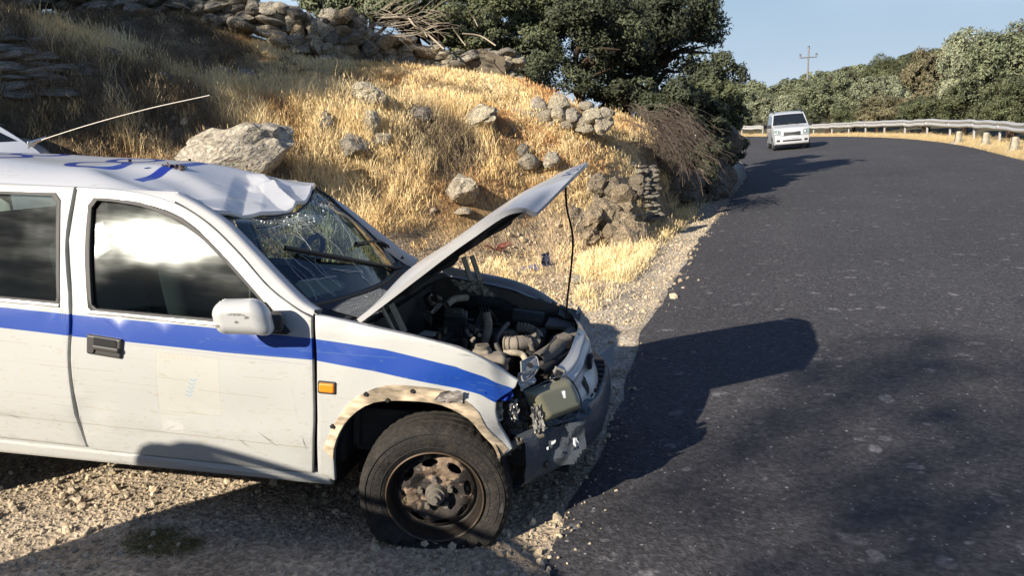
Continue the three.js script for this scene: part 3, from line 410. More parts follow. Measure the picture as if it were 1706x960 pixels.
{ // vegetation on the left bank
  const r = RNG(12);
  const big = (name, label, cat, px, py, F, rxp, ryp, n, m, o = {}) => { const k = F / 1300, c = at(px, py, F), gy = hAt(c.x, c.z), t = thing(name, label, cat); t.position.set(c.x, gy, c.z);
    const R = rxp * k, Ry = ryp * k, lob = lobesOf(o.seed ?? px, o.lobes ?? 16, 1, o.s0 ?? 0.26, o.s1 ?? 0.44, 0.95).map((l) => [l[0] * R, l[1] * Ry, l[2] * R * (o.dz ?? 0.9), l[3] * R, l[4] * Ry, l[5] * R * (o.dz ?? 0.9)]);
    const cr = mesh('crown', leavesGeo(o.seed ?? px, lob, n, o.leaf ?? 0.04, { elong: o.elong ?? 2.4, tint: 0.4 }), m, t); cr.position.y = c.y - gy;
    const h = Math.max(0.6, c.y - gy); mesh('trunk', merge(limbs(px, h, o.tr ?? 0.1, 9, R * 0.8)), barkM, t); return t; };
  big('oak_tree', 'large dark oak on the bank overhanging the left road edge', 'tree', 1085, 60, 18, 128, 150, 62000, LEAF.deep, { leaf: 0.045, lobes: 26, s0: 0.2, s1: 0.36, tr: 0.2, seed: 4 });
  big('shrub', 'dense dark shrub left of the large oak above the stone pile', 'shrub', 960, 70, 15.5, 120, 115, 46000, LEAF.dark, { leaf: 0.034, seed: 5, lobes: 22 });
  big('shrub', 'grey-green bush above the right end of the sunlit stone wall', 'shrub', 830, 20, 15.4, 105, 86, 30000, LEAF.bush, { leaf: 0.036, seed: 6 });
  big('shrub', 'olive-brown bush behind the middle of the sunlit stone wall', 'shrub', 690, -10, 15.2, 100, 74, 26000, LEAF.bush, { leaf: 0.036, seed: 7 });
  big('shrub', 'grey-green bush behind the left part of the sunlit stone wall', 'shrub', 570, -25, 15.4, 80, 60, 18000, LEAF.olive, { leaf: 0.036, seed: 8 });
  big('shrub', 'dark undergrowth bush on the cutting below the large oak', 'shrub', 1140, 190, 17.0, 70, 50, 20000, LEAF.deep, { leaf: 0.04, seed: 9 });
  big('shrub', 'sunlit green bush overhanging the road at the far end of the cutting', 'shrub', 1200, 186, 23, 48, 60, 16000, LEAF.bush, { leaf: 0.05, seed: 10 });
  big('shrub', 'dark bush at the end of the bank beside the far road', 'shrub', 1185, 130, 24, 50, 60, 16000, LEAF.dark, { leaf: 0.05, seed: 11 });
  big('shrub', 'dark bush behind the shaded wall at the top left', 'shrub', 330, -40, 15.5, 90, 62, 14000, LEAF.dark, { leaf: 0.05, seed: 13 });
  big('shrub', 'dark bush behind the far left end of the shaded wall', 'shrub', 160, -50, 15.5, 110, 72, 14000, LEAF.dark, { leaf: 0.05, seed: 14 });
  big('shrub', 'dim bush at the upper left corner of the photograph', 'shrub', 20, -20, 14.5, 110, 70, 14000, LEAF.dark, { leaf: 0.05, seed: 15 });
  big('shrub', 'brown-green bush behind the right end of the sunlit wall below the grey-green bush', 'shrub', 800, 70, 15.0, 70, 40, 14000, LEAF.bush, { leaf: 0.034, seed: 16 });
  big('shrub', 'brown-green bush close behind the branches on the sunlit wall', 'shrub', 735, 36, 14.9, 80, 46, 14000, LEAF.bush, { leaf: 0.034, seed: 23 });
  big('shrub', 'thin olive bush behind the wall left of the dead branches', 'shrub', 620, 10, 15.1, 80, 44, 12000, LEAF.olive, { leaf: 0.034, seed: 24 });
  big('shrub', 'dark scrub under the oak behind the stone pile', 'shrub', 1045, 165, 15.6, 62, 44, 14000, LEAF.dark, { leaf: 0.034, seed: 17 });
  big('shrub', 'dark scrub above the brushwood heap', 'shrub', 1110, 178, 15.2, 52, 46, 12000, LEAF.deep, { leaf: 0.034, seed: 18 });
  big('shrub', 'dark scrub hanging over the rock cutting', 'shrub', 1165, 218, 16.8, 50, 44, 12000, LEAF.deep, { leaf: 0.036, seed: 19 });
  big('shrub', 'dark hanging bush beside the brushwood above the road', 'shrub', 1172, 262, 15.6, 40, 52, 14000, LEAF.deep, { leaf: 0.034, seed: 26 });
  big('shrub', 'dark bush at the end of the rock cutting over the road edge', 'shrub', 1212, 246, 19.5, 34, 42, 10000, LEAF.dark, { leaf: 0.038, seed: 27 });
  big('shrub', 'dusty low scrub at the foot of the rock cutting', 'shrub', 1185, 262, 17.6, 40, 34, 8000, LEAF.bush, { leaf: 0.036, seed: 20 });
  // off-frame trees: they shade the left slope, dapple the road and stand in the reflections of the windows
  const off = (label, x, z, top, R, n, m, s, o = {}) => { const gy = hAt(x, z), t = thing('shade_tree', label, 'tree'); t.position.set(x, gy, z); const Ry = o.Ry ?? R * 0.8, lob = lobesOf(s, o.lobes ?? 18, 1, 0.24, 0.42, 0.9).map((l) => [l[0] * R, l[1] * Ry, l[2] * R, l[3] * R, l[4] * Ry, l[5] * R]); const c = mesh('crown', leavesGeo(s, lob, n, o.leaf ?? 0.07), m, t); c.position.y = top - gy - Ry; mesh('trunk', merge(limbs(s, Math.max(1, top - gy - Ry), 0.16, 8, R * 0.7)), barkM, t); return t; };
  off('dense tree left of the photograph shading the slope', -11.1, -4.9, 9.6, 2.8, 44000, LEAF.dark, 201, { Ry: 3.0, leaf: 0.08 });
  off('second dense tree further left shading the upper slope', -12.4, -7.6, 9.6, 2.8, 26000, LEAF.dark, 202, { Ry: 3.0 });
  off('third dense tree left of the photograph near the shaded wall', -10.2, -9.6, 8.0, 2.4, 22000, LEAF.dark, 209, { Ry: 2.6 });
  off('loose tree behind the photographer dappling the near road', -11.3, 13.0, 14.5, 3.0, 8000, LEAF.olive, 203, { leaf: 0.085, lobes: 12, Ry: 2.8 });
  off('loose tree behind the photographer on the right dappling the road', -8.2, 15.6, 14.0, 3.0, 7000, LEAF.olive, 204, { leaf: 0.085, lobes: 12, Ry: 2.6 });
  off('tree across the road behind the photographer', 7, 16, 7, 4, 14000, LEAF.bush, 205, { leaf: 0.1 });
  off('tree behind the photographer reflected in the door windows', -3, 19, 6.5, 4.2, 14000, LEAF.bush, 206, { leaf: 0.1 });
  off('tree far behind the photographer on the left', -14, 22, 7.5, 4.6, 14000, LEAF.bush, 207, { leaf: 0.1 });
  off('tree further left behind the photographer', -24, 18, 8, 4.6, 14000, LEAF.bush, 208, { leaf: 0.1 });
}
{ // dead wood
  const r = RNG(15), gs = [];
  for (let i = 0; i < 240; i++) { const x0 = lerp(1035, 1135, r()), y0 = lerp(172, 240, r()), F = lerp(12.4, 13.8, r()), L = lerp(40, 120, r()), a = lerp(0.2, 1.45, r()); const P = []; for (let k = 0; k < 5; k++) { const t = k / 4; P.push(at(x0 + L * t * Math.cos(a) + (r() - 0.5) * 9, y0 + L * (0.85 * t + 0.25 * t * t) * Math.sin(a) - 6 * Math.sin(t * 3) + (r() - 0.5) * 9, F + (r() - 0.5) * 0.25).toArray()); } const w = lerp(0.002, 0.0065, r() ** 2.5); gs.push(tube(P, w, 10, 4)); for (let q = 0; q < 3; q++) { const b = P[1 + q], e = [b[0] + (r() - 0.3) * 0.3, b[1] - r() * 0.25, b[2] + (r() - 0.5) * 0.3]; gs.push(tube([b, [lerp(b[0], e[0], 0.5) + 0.02, lerp(b[1], e[1], 0.5) + 0.03, lerp(b[2], e[2], 0.5)], e], w * 0.55, 5, 3)); } }
  tag(mesh('brushwood_heap', merge(gs), mat({ color: lin(0.13, 0.10, 0.078), roughness: 0.95 })), 'heap of dead brown brushwood hanging down the corner of the bank', 'brushwood');
  const bt = thing('dead_branch', 'bleached dead branches lying over the sunlit stone wall', 'branch'), bm = mat({ color: lin(0.40, 0.34, 0.26), roughness: 0.9 });
  const br = (pts, w, F = 12.9) => mesh('branch', tube(pts.map(([x, y], i) => at(x, y, F + (i % 2) * 0.1).toArray()), w, 20, 6), bm, bt);
  br([[635, 30], [680, 30], [690, 42], [710, 55], [740, 82]], 0.016); br([[690, 35], [705, 50], [712, 62]], 0.01); br([[575, 22], [600, 38], [650, 44], [690, 38]], 0.007); br([[590, 28], [630, 55], [680, 60], [706, 54]], 0.008); br([[753, 44], [765, 62], [776, 76]], 0.009); br([[780, 18], [790, 32], [796, 44]], 0.007); br([[770, 56], [800, 60], [826, 76]], 0.012); br([[538, 0], [539, 24]], 0.009); br([[600, 5], [640, 25], [670, 22]], 0.006);
  const tw = []; for (let i = 0; i < 90; i++) { const x = lerp(585, 720, r()), y = lerp(14, 60, r()), L = lerp(20, 60, r()), a = (r() - 0.5) * 1.4; tw.push(tube([at(x, y, 12.9 + r() * 0.3).toArray(), at(x + L * 0.5 * Math.cos(a), y + L * 0.5 * Math.sin(a) - 4, 12.95).toArray(), at(x + L * Math.cos(a), y + L * Math.sin(a), 13 + r() * 0.2).toArray()], lerp(0.0025, 0.005, r()), 5, 4)); }
  mesh('twig', merge(tw), bm, bt).userData.kind = 'stuff';
}
// ------------------------------------------------------------------ guardrail, pole, other vehicles
const steelM = mat({ color: lin(0.52, 0.51, 0.49), metalness: 0.25, roughness: 0.55, roughnessMap: dirtRough }), postM = mat({ color: lin(0.45, 0.44, 0.42), metalness: 0.2, roughness: 0.6 });
function guardrail(label, v0, v1, off, n) {
  const t = thing('guardrail', label, 'guardrail', 'galvanised guardrails on the outside of the bend');
  const prof = [[-0.155, 0.0], [-0.14, 0.02], [-0.115, 0.075], [-0.06, 0.078], [-0.02, 0.012], [0.02, 0.012], [0.06, 0.078], [0.115, 0.075], [0.14, 0.02], [0.155, 0.0]];
  const P = (v) => { const e = RC.getPointAt(v), d = RC.getTangentAt(v), nx = -d.z, nzz = d.x, l = Math.hypot(nx, nzz); const x = e.x + nx / l * off, z = e.z + nzz / l * off; return { x, z, y: hAt(x, z), nx: nx / l, nz: nzz / l }; };
  for (let i = 0; i < n; i++) {
    const a = lerp(v0, v1, i / n), b = lerp(v0, v1, (i + 1) / n), s = i % 2 * 0.004, dy = 0.03 * nz(i * 2.3, 4.1);
    mesh('rail_section', grid((u, w) => { const k = w * (prof.length - 1), q = prof[Math.round(k)], p = P(lerp(a, b, u) + (u === 1 ? 0.0006 : 0)); return [p.x - p.nx * (q[1] + s), p.y + 0.60 + dy + q[0], p.z - p.nz * (q[1] + s)]; }, 6, prof.length - 1), steelM, t);
    const p = P(a); mesh('post', [rbox(0.1, 1.0, 0.06, 0.01, [p.x + p.nx * 0.06, p.y + 0.22, p.z + p.nz * 0.06], [0, Math.atan2(p.nx, p.nz), 0]), rbox(0.08, 0.25, 0.1, 0.008, [p.x, p.y + 0.6 + dy, p.z], [0, Math.atan2(p.nx, p.nz), 0])], postM, t);
  }
  return t;
}
guardrail('long galvanised guardrail behind the outside verge of the bend', 0.20, 0.685, 1.15, 20);
guardrail('distant short guardrail left of the white minivan', 0.70, 0.90, 0.9, 7);
{
  const cm = mat({ color: lin(0.55, 0.53, 0.48), map: rockMap, roughness: 0.9 }), w = [[1595, 232, 'low pale concrete marker under the guardrail, left one'], [1640, 236, 'low pale concrete marker under the guardrail, middle one'], [1688, 246, 'low pale concrete marker under the guardrail near the right edge']];
  for (const [x, y, l] of w) { const p = hit(x, y + 8, 12); const g = new THREE.CylinderGeometry(0.1, 0.16, 0.5, 4, 1); const t = tag(mesh('concrete_marker', merge([xform(g, [0, 0.2, 0], [0, 0.6, 0]), rbox(0.4, 0.12, 0.3, 0.02, [0, 0.0, 0])]), cm), l, 'marker', 'concrete markers below the guardrail'); t.position.set(p.x, p.y, p.z); }
  // utility pole
  const F = 95, b = at(1345, 118, F), top = at(1343, 82, F), gy = hAt(b.x, b.z), H = top.y - gy, t = thing('utility_pole', 'bare utility pole with a single crossarm above the far trees', 'utility pole'); t.position.set(b.x, gy, b.z); t.rotation.y = 0.25;
  const pm = mat({ color: lin(0.20, 0.19, 0.19), roughness: 0.8 });
  mesh('pole', cyl(0.09, 0.14, H, [0, H / 2, 0]), pm, t); mesh('crossarm', rbox(2.3, 0.12, 0.12, 0.02, [0, H - 0.95, 0], [0, 0, 0.035]), pm, t);
  const im = mat({ color: lin(0.09, 0.07, 0.07), roughness: 0.3 }); for (const [x, y] of [[-1.08, H - 0.8], [1.08, H - 0.72], [0, H + 0.1]]) mesh('insulator', [cyl(0.1, 0.13, 0.16, [x, y + 0.02, 0]), cyl(0.13, 0.08, 0.12, [x, y + 0.16, 0])], im, t);
}
const carGlass = mat({ color: lin(0.012, 0.016, 0.02), roughness: 0.06, specularIntensity: 1 }), rubberM = mat({ color: lin(0.022, 0.022, 0.024), roughness: 0.8, bumpMap: grimeBump, bumpScale: 0.002 }), blackPl = mat({ color: lin(0.025, 0.026, 0.028), roughness: 0.55 }), chromeM = mat({ color: lin(0.6, 0.6, 0.6), metalness: 0.9, roughness: 0.25 });
function simpleCar(t, P, paint) {
  const zc = (X, Y) => { let b = Y < P.belt ? P.hw - 0.12 * (P.belt - 0.35 - Y) ** 2 * (Y < P.belt - 0.35 ? 1 : 0.15) : P.hw - 0.004 - P.tumble * ((Y - P.belt) / (P.top - P.belt)); if (X > P.f0) b -= P.ft * (X - P.f0) ** 2; if (X < P.r0) b -= P.ft * 0.8 * (X - P.r0) ** 2; return b; };
  const bow = (X, Y, z) => [X - 0.13 * (z / P.hw) ** 2 * sstep(P.f0 - 0.2, P.f0 + 0.6, X) + 0.08 * (z / P.hw) ** 2 * sstep(P.r0 + 0.2, P.r0 - 0.4, X), Y + 0.035 * (1 - (z / P.hw) ** 2) * sstep(P.top - 0.3, P.top, Y) + 0.03 * (1 - (z / P.hw) ** 2) * sstep(0.8, 1.0, Y) * sstep(P.f0 - 0.3, P.f0, X), z];
  const prof = sp(P.prof, P.prof.length * 5), body = [];
  body.push(grid((u, v) => { const q = prof[Math.round(u * (prof.length - 1))]; return bow(q[0], q[1], lerp(-1, 1, v) * zc(q[0], q[1])); }, prof.length - 1, 12));
  const arch = (x, r) => { const a = []; for (let i = 0; i <= 12; i++) { const k = Math.PI * i / 12; a.push([x + Math.cos(k) * r, P.wr + Math.sin(k) * r]); } return a; };
  const outline = [...prof, ...arch(P.wx[1], P.wr * 1.18).reverse(), ...arch(P.wx[0], P.wr * 1.18).reverse()];
  const tm = new TessellateModifier(0.13, 6);
  const side = (pts, s, off) => { let g = new THREE.ShapeGeometry(new THREE.Shape(pts.map(V2))); g = tm.modify(g); g.deleteAttribute('normal'); const p = g.attributes.position, uv = g.attributes.uv; for (let i = 0; i < p.count; i++) { const x = p.getX(i), y = p.getY(i), b = bow(x, y, s * (zc(x, y) + off)); p.setXYZ(i, ...b); uv.setXY(i, x, y); } g = mergeVertices(g.index ? g : g); g.computeVertexNormals(); return g; };
  for (const s of [-1, 1]) body.push(side(outline, s, 0));
  mesh('body', body, paint, t);
  for (const [n, list] of [['side_window', P.win]]) for (const w of list) for (const s of [-1, 1]) mesh(n, side(w, s, 0.004), carGlass, t);
  const quad = (a, b, in0, in1, lift) => grid((u, v) => { const X = lerp(a[0], b[0], u), Y = lerp(a[1], b[1], u), z = lerp(-1, 1, v) * (zc(X, Y) - lerp(in0, in1, u)), q = bow(X, Y, z), L = Math.hypot(b[0] - a[0], b[1] - a[1]); return [q[0] + (b[1] - a[1]) / L * lift * P.lift, q[1] - (b[0] - a[0]) / L * lift * P.lift, z]; }, 6, 12);
  mesh('windscreen', quad(P.ws[0], P.ws[1], 0.045, 0.05, 1), carGlass, t); mesh('rear_window', quad(P.rw[0], P.rw[1], 0.08, 0.1, 1), carGlass, t);
  for (const x of P.wx) for (const s of [-1, 1]) { const w = new THREE.Group(); w.name = 'wheel'; t.add(w); w.position.set(x, P.wr, s * (P.hw - 0.1)); const ty = new THREE.TorusGeometry(P.wr - 0.085, 0.085, 12, 32); mesh('tyre', [ty, cyl(P.wr - 0.03, P.wr - 0.03, 0.15, [0, 0, 0], [Math.PI / 2, 0, 0], 32)], rubberM, w); mesh('rim', [cyl(P.wr * 0.62, P.wr * 0.58, 0.18, [0, 0, 0], [Math.PI / 2, 0, 0]), cyl(0.05, 0.05, 0.2, [0, 0, 0], [Math.PI / 2, 0, 0])], mat({ color: lin(0.3, 0.3, 0.31), metalness: 0.5, roughness: 0.45 }), w); }
  return { zc, bow };
}
const whitePaintM = mat({ color: lin(0.46, 0.48, 0.50), roughness: 0.35, clearcoat: 0.7, clearcoatRoughness: 0.08 });
const VAN = { belt: 1.0, top: 1.66, hw: 0.81, tumble: 0.14, f0: 1.1, r0: -1.3, ft: 0.2, wr: 0.29, wx: [1.16, -1.2], lift: 0.012, prof: [[1.66, 0.24], [1.76, 0.3], [1.775, 0.52], [1.74, 0.78], [1.62, 0.93], [1.3, 1.02], [0.98, 1.08], [0.66, 1.33], [0.36, 1.56], [0.1, 1.635], [-0.6, 1.66], [-1.3, 1.655], [-1.6, 1.6], [-1.7, 1.3], [-1.76, 0.9], [-1.76, 0.4], [-1.66, 0.24]], ws: [[0.94, 1.115], [0.38, 1.55]], rw: [[-1.63, 1.54], [-1.73, 1.05]], win: [[[0.75, 1.06], [0.34, 1.46], [-0.15, 1.53], [-0.15, 1.03]], [[-0.22, 1.03], [-0.22, 1.53], [-0.95, 1.54], [-0.95, 1.05]], [[-1.02, 1.06], [-1.02, 1.54], [-1.5, 1.5], [-1.56, 1.1]]] };
function minivan(name, label, group) {
  const t = thing(name, label, 'minivan', group), { zc, bow } = simpleCar(t, VAN, whitePaintM);
  const fx = (Y) => ipl([[0.24, 1.66], [0.3, 1.745], [0.52, 1.775], [0.78, 1.74], [0.93, 1.62]], Y), front = (z0, z1, y0, y1, lift, shape) => grid((u, v) => { const Y = lerp(y0, y1, v) + (shape ? shape(u, v) : 0), z = lerp(z0, z1, u), b = bow(fx(Y), Y, z); return [b[0] + lift + 0.022, Y, z]; }, 10, 6);
  for (const s of [-1, 1]) { const hl = mesh('headlight', front(s * 0.47, s * 0.74, 0.70, 0.90, 0.006, (u, v) => -0.03 * (1 - u) * v + (v > 0.5 ? 0.02 : 0)), mat({ color: lin(0.20, 0.25, 0.25), roughness: 0.12, clearcoat: 1 }), t); mesh('lamp_bowl', [xform(new THREE.SphereGeometry(0.06, 16, 10), [fx(0.8) - 0.055, 0.79, s * 0.58], [0, 0, 0], [0.7, 1, 1])], chromeM, hl); mesh('fog_light', front(s * 0.52, s * 0.66, 0.40, 0.49, 0.008), blackPl, t); mesh('mirror', [rbox(0.1, 0.15, 0.2, 0.03, [0.72, 1.08, s * (zc(0.72, 1.08) + 0.1)])], blackPl, t); mesh('roof_rail', [tube([[0.2, 1.64, s * 0.6], [0.1, 1.70, s * 0.6], [-1.35, 1.715, s * 0.6], [-1.45, 1.66, s * 0.6]], 0.022, 24)], blackPl, t); }
  const gr = mesh('grille', front(-0.36, 0.36, 0.68, 0.80, 0.007, (u, v) => -0.02 * (1 - 2 * v) * Math.abs(2 * u - 1)), blackPl, t); mesh('badge', [xform(new THREE.SphereGeometry(0.045, 16, 10), [fx(0.75) + 0.008, 0.745, 0], [0, 0, 0], [0.2, 0.75, 1])], chromeM, gr);
  mesh('lower_intake', front(-0.4, 0.4, 0.40, 0.47, 0.007), blackPl, t); mesh('number_plate', front(-0.24, 0.24, 0.53, 0.63, 0.012), mat({ color: lin(0.55, 0.58, 0.66), roughness: 0.5 }), t);
  mesh('bumper_seam', front(-0.72, 0.72, 0.645, 0.655, 0.003), blackPl, t); mesh('undertray', [rbox(3.1, 0.1, 1.3, 0.03, [0, 0.22, 0])], blackPl, t);
  const wp = quadBars(t); return t;
}
function quadBars(t) { return mesh('wiper', [bar([0.95, 1.115, 0.1], [0.84, 1.205, 0.55], 0.009), bar([0.97, 1.11, -0.35], [0.86, 1.2, 0.05], 0.009)], blackPl, t); }
function place(o, p, fwd, up = [0, 1, 0]) { const f = V3(fwd).normalize(), u = V3(up).normalize(), r = new THREE.Vector3().crossVectors(f, u).normalize(); u.crossVectors(r, f); o.quaternion.setFromRotationMatrix(new THREE.Matrix4().makeBasis(f, u, r)); o.position.copy(p); }
{
  const v = minivan('minivan', 'white minivan with roof rails driving towards the viewer round the bend'); place(v, at(1312, 250, 35.4).setY(0.06), [-0.23, 0, 0.97], [-0.06, 1, 0]);
  const g = hAt(v.position.x, v.position.z); v.position.y = g + 0.115; v.scale.setScalar(0.95);
  const s = v.clone(); s.scale.setScalar(1); s.name = numbered('minivan'); tag(s, 'parked minivan beside the photographer, outside the frame', 'minivan'); scene.add(s); place(s, new THREE.Vector3(-2.66, 0.0, 0.0), [0.707, 0, 0.707]);
  const SED = { belt: 0.98, top: 1.45, hw: 0.83, tumble: 0.2, f0: 1.4, r0: -1.5, ft: 0.16, wr: 0.3, wx: [1.3, -1.25], lift: 0.022, prof: [[2.0, 0.24], [2.1, 0.35], [2.12, 0.6], [2.02, 0.8], [1.2, 0.96], [0.95, 1.0], [0.3, 1.36], [0, 1.43], [-0.8, 1.45], [-1.12, 1.435], [-1.30, 1.385], [-1.54, 1.275], [-1.80, 1.10], [-1.93, 0.98], [-2.02, 0.7], [-2.02, 0.35], [-1.9, 0.24]], ws: [[0.9, 1.03], [0.32, 1.35]], rw: [[-1.36, 1.355], [-1.76, 1.125]], win: [[[0.7, 1.0], [0.2, 1.33], [-0.3, 1.38], [-0.3, 0.99]], [[-0.37, 1.0], [-0.37, 1.38], [-1.1, 1.365], [-1.3, 1.325], [-1.54, 1.222], [-1.735, 1.118], [-1.45, 1.112], [-1.1, 1.05]]] };
  const c = thing('silver_car', 'silver car with a whip antenna at the left edge behind the wreck', 'car'); simpleCar(c, SED, mat({ color: lin(0.62, 0.65, 0.70), roughness: 0.3, metalness: 0.2, clearcoat: 0.7 }));
  const cp = at(57, 258, 7.4); place(c, new THREE.Vector3(cp.x - 1.89, cp.y - 0.985, cp.z + 0.30), [-0.87, 0, 0.5]); c.updateMatrixWorld(true);
  const inv = c.matrixWorld.clone().invert(), L = (x, y, F) => at(x, y, F).applyMatrix4(inv).toArray();
  const b = L(53, 240, 7.0), an = mesh('antenna', [tube([L(62, 236, 7.0), L(150, 208, 7.0), L(250, 181, 7.0), L(350, 159, 7.0)], 0.0045, 24)], mat({ color: lin(0.5, 0.47, 0.42), roughness: 0.5, metalness: 0.3 }), c);
  mesh('antenna_base', [rbox(0.06, 0.05, 0.06, 0.012, b), cyl(0.012, 0.018, 0.12, L(66, 234, 7.0), [0, 0, 1.25]), cyl(0.02, 0.02, 0.05, L(56, 238, 7.0), [0, 0, 1.25]), bar(L(48, 246, 7.1), b, 0.012)], chromeM, an);
}
// ------------------------------------------------------------------ the crashed car (own axes: x forward, y up, z to its right, the side in view)
const W = thing('wrecked_car', 'crashed white car with blue stripe, dented roof and raised bonnet on the gravel', 'car');
W.position.set(-0.327, -0.135, -3.764);
W.quaternion.setFromRotationMatrix(new THREE.Matrix4().makeBasis(new THREE.Vector3(0.9836, -0.0671, 0.1676), new THREE.Vector3(0.0727, 0.997, -0.0274), new THREE.Vector3(-0.1653, 0.0391, 0.9855)));
W.updateMatrixWorld(true);
const Winv = W.matrixWorld.clone().invert(), camW = camera.position.clone().applyMatrix4(Winv);
function CP(px, py, ax, val) { const p = at(px, py, 3).applyMatrix4(Winv).sub(camW); const t = (val - camW[ax]) / p[ax]; return p.multiplyScalar(t).add(camW).toArray(); }
function zs(X, Y) { const u = Y - 0.72; let b = Y <= 1.0 ? 0.81 - (u < 0 ? 0.25 : 0.2) * u * u : 0.794 - 0.160 * Math.pow((Y - 1) / 0.51, 1.15); if (X > 0.1) b -= 0.35 * (X - 0.1) ** 2; return b; }
const BLUE = '#143f94';
function paintCanvas(w, h, draw) { const c = document.createElement('canvas'); c.width = w; c.height = h; const g = c.getContext('2d'); draw(g, w, h); const t = new THREE.CanvasTexture(c); t.colorSpace = THREE.SRGBColorSpace; t.anisotropy = 8; t.magFilter = THREE.LinearFilter; return t; }
function speckle(g, w, h, n, r, cols, s0, s1) { for (let i = 0; i < n; i++) { g.fillStyle = cols[Math.floor(r() * cols.length)]; g.globalAlpha = 0.04 + 0.24 * r() * r(); const s = lerp(s0, s1, r() ** 3); g.beginPath(); g.ellipse(r() * w, r() * h, s * lerp(1, 3, r()), s, (r() - 0.5) * 0.6, 0, 6.3); g.fill(); } g.globalAlpha = 1; }
const PX0 = -3.45, PX1 = 1.0, PY0 = 0.2, PY1 = 1.7;
const sideTex = paintCanvas(2048, 1024, (g, w, h) => {
  const X = (x) => (x - PX0) / (PX1 - PX0) * w, Y = (y) => (1 - (y - PY0) / (PY1 - PY0)) * h, r = RNG(44);
  g.fillStyle = '#aeafac'; g.fillRect(0, 0, w, h);
  const topL = [[-3.5, 1.0], [-1.88, 1.0], [-1.525, 0.992], [-0.839, 0.983], [-0.443, 0.972], [-0.136, 0.952], [0.163, 0.905], [0.36, 0.85], [0.5, 0.8]], bot = [[0.5, 0.72], [0.263, 0.797], [0.068, 0.827], [-0.184, 0.86], [-0.441, 0.884], [-0.837, 0.884], [-1.525, 0.9], [-1.88, 0.91], [-3.5, 0.91]];
  g.fillStyle = BLUE; g.beginPath(); [...topL, ...bot].forEach(([x, y], i) => i ? g.lineTo(X(x), Y(y)) : g.moveTo(X(x), Y(y))); g.fill();
  // worn film at the lower edge of the stripe, old sticker shadow, leaf mark
  g.strokeStyle = 'rgba(120,120,150,0.35)'; g.lineWidth = 2; g.beginPath(); g.moveTo(X(-1.3), Y(0.885)); g.lineTo(X(-0.46), Y(0.862)); g.stroke();
  g.fillStyle = 'rgba(200,190,165,0.16)'; g.beginPath(); [[-1.15, 0.87], [-0.85, 0.85], [-0.84, 0.61], [-1.13, 0.56]].forEach(([x, y], i) => i ? g.lineTo(X(x), Y(y)) : g.moveTo(X(x), Y(y))); g.fill();
  g.strokeStyle = 'rgba(140,130,110,0.28)'; g.lineWidth = 1.5; g.strokeRect(X(-1.14), Y(0.86), X(-0.85) - X(-1.14), Y(0.6) - Y(0.86));
  g.strokeStyle = 'rgba(190,150,120,0.5)'; for (let i = 0; i < 9; i++) { g.beginPath(); g.moveTo(X(-1.12 + i * 0.02), Y(0.855)); g.lineTo(X(-1.11 + i * 0.02), Y(0.835)); g.stroke(); }
  g.strokeStyle = '#86a3bd'; g.lineWidth = 2.4; for (let i = 0; i < 5; i++) for (const s of [-1, 1]) { const cx = -0.995 + i * 0.006, cy = 0.675 + i * 0.018; g.beginPath(); g.moveTo(X(cx), Y(cy)); g.lineTo(X(cx + s * 0.016), Y(cy + 0.010)); g.stroke(); }
  g.fillStyle = 'rgba(235,235,230,0.12)'; g.fillRect(X(-1.13), Y(0.56), 46, 40);
  const dirt = ['#8a7a5e', '#a08f70', '#6f6249', '#b5a584'];
  speckle(g, w, h, 9000, r, dirt, 0.6, 2.6);
  g.save(); g.beginPath(); g.rect(0, Y(0.56), w, h); g.clip(); speckle(g, w, h, 26000, r, dirt, 0.6, 3); g.restore();
  g.save(); g.beginPath(); g.rect(0, Y(0.88), w, h); g.clip(); speckle(g, w, h, 5000, r, ['#a39169', '#98865f'], 0.8, 4); g.restore();
  for (let i = 0; i < 240; i++) { g.strokeStyle = r() < 0.5 ? 'rgba(120,105,80,0.28)' : 'rgba(160,150,130,0.3)'; g.lineWidth = lerp(0.6, 1.8, r()); const x = r() * w, y = lerp(Y(0.98), h, r()), L = lerp(20, 190, r() ** 2); g.beginPath(); g.moveTo(x, y); g.lineTo(x + L, y + (r() - 0.5) * 10); g.stroke(); }
  g.strokeStyle = 'rgba(125,112,92,0.7)'; g.lineWidth = 1.6; g.beginPath(); g.moveTo(0, Y(0.512)); g.lineTo(X(-0.46), Y(0.494)); g.stroke();
});
const roofTex = paintCanvas(1024, 512, (g, w, h) => { // x: -3.4..-0.8, z: -0.65..0.65
  const r = RNG(45); g.fillStyle = '#b9bbbe'; g.fillRect(0, 0, w, h); const X = (x) => (x + 3.4) / 2.6 * w, Zc = (z) => (0.65 - z) / 1.3 * h;
  g.strokeStyle = '#25358f'; g.lineCap = 'butt'; g.lineWidth = 20;
  const dig8 = (x, z) => { for (const [o, rr] of [[-0.14, 0.125], [0.15, 0.145]]) { g.beginPath(); g.ellipse(X(x), Zc(z + o), 0.115 / 2.6 * w, rr / 1.3 * h, 0, 0, 6.3); g.stroke(); } };
  dig8(-1.80, 0.05); dig8(-2.36, 0.05); dig8(-2.75, 0.05); g.beginPath(); g.moveTo(X(-1.50), Zc(-0.24)); g.lineTo(X(-1.50), Zc(0.34)); g.stroke();
  speckle(g, w, h, 2600, r, ['#8f8a80', '#a8a294', '#77746c'], 0.7, 4);
});
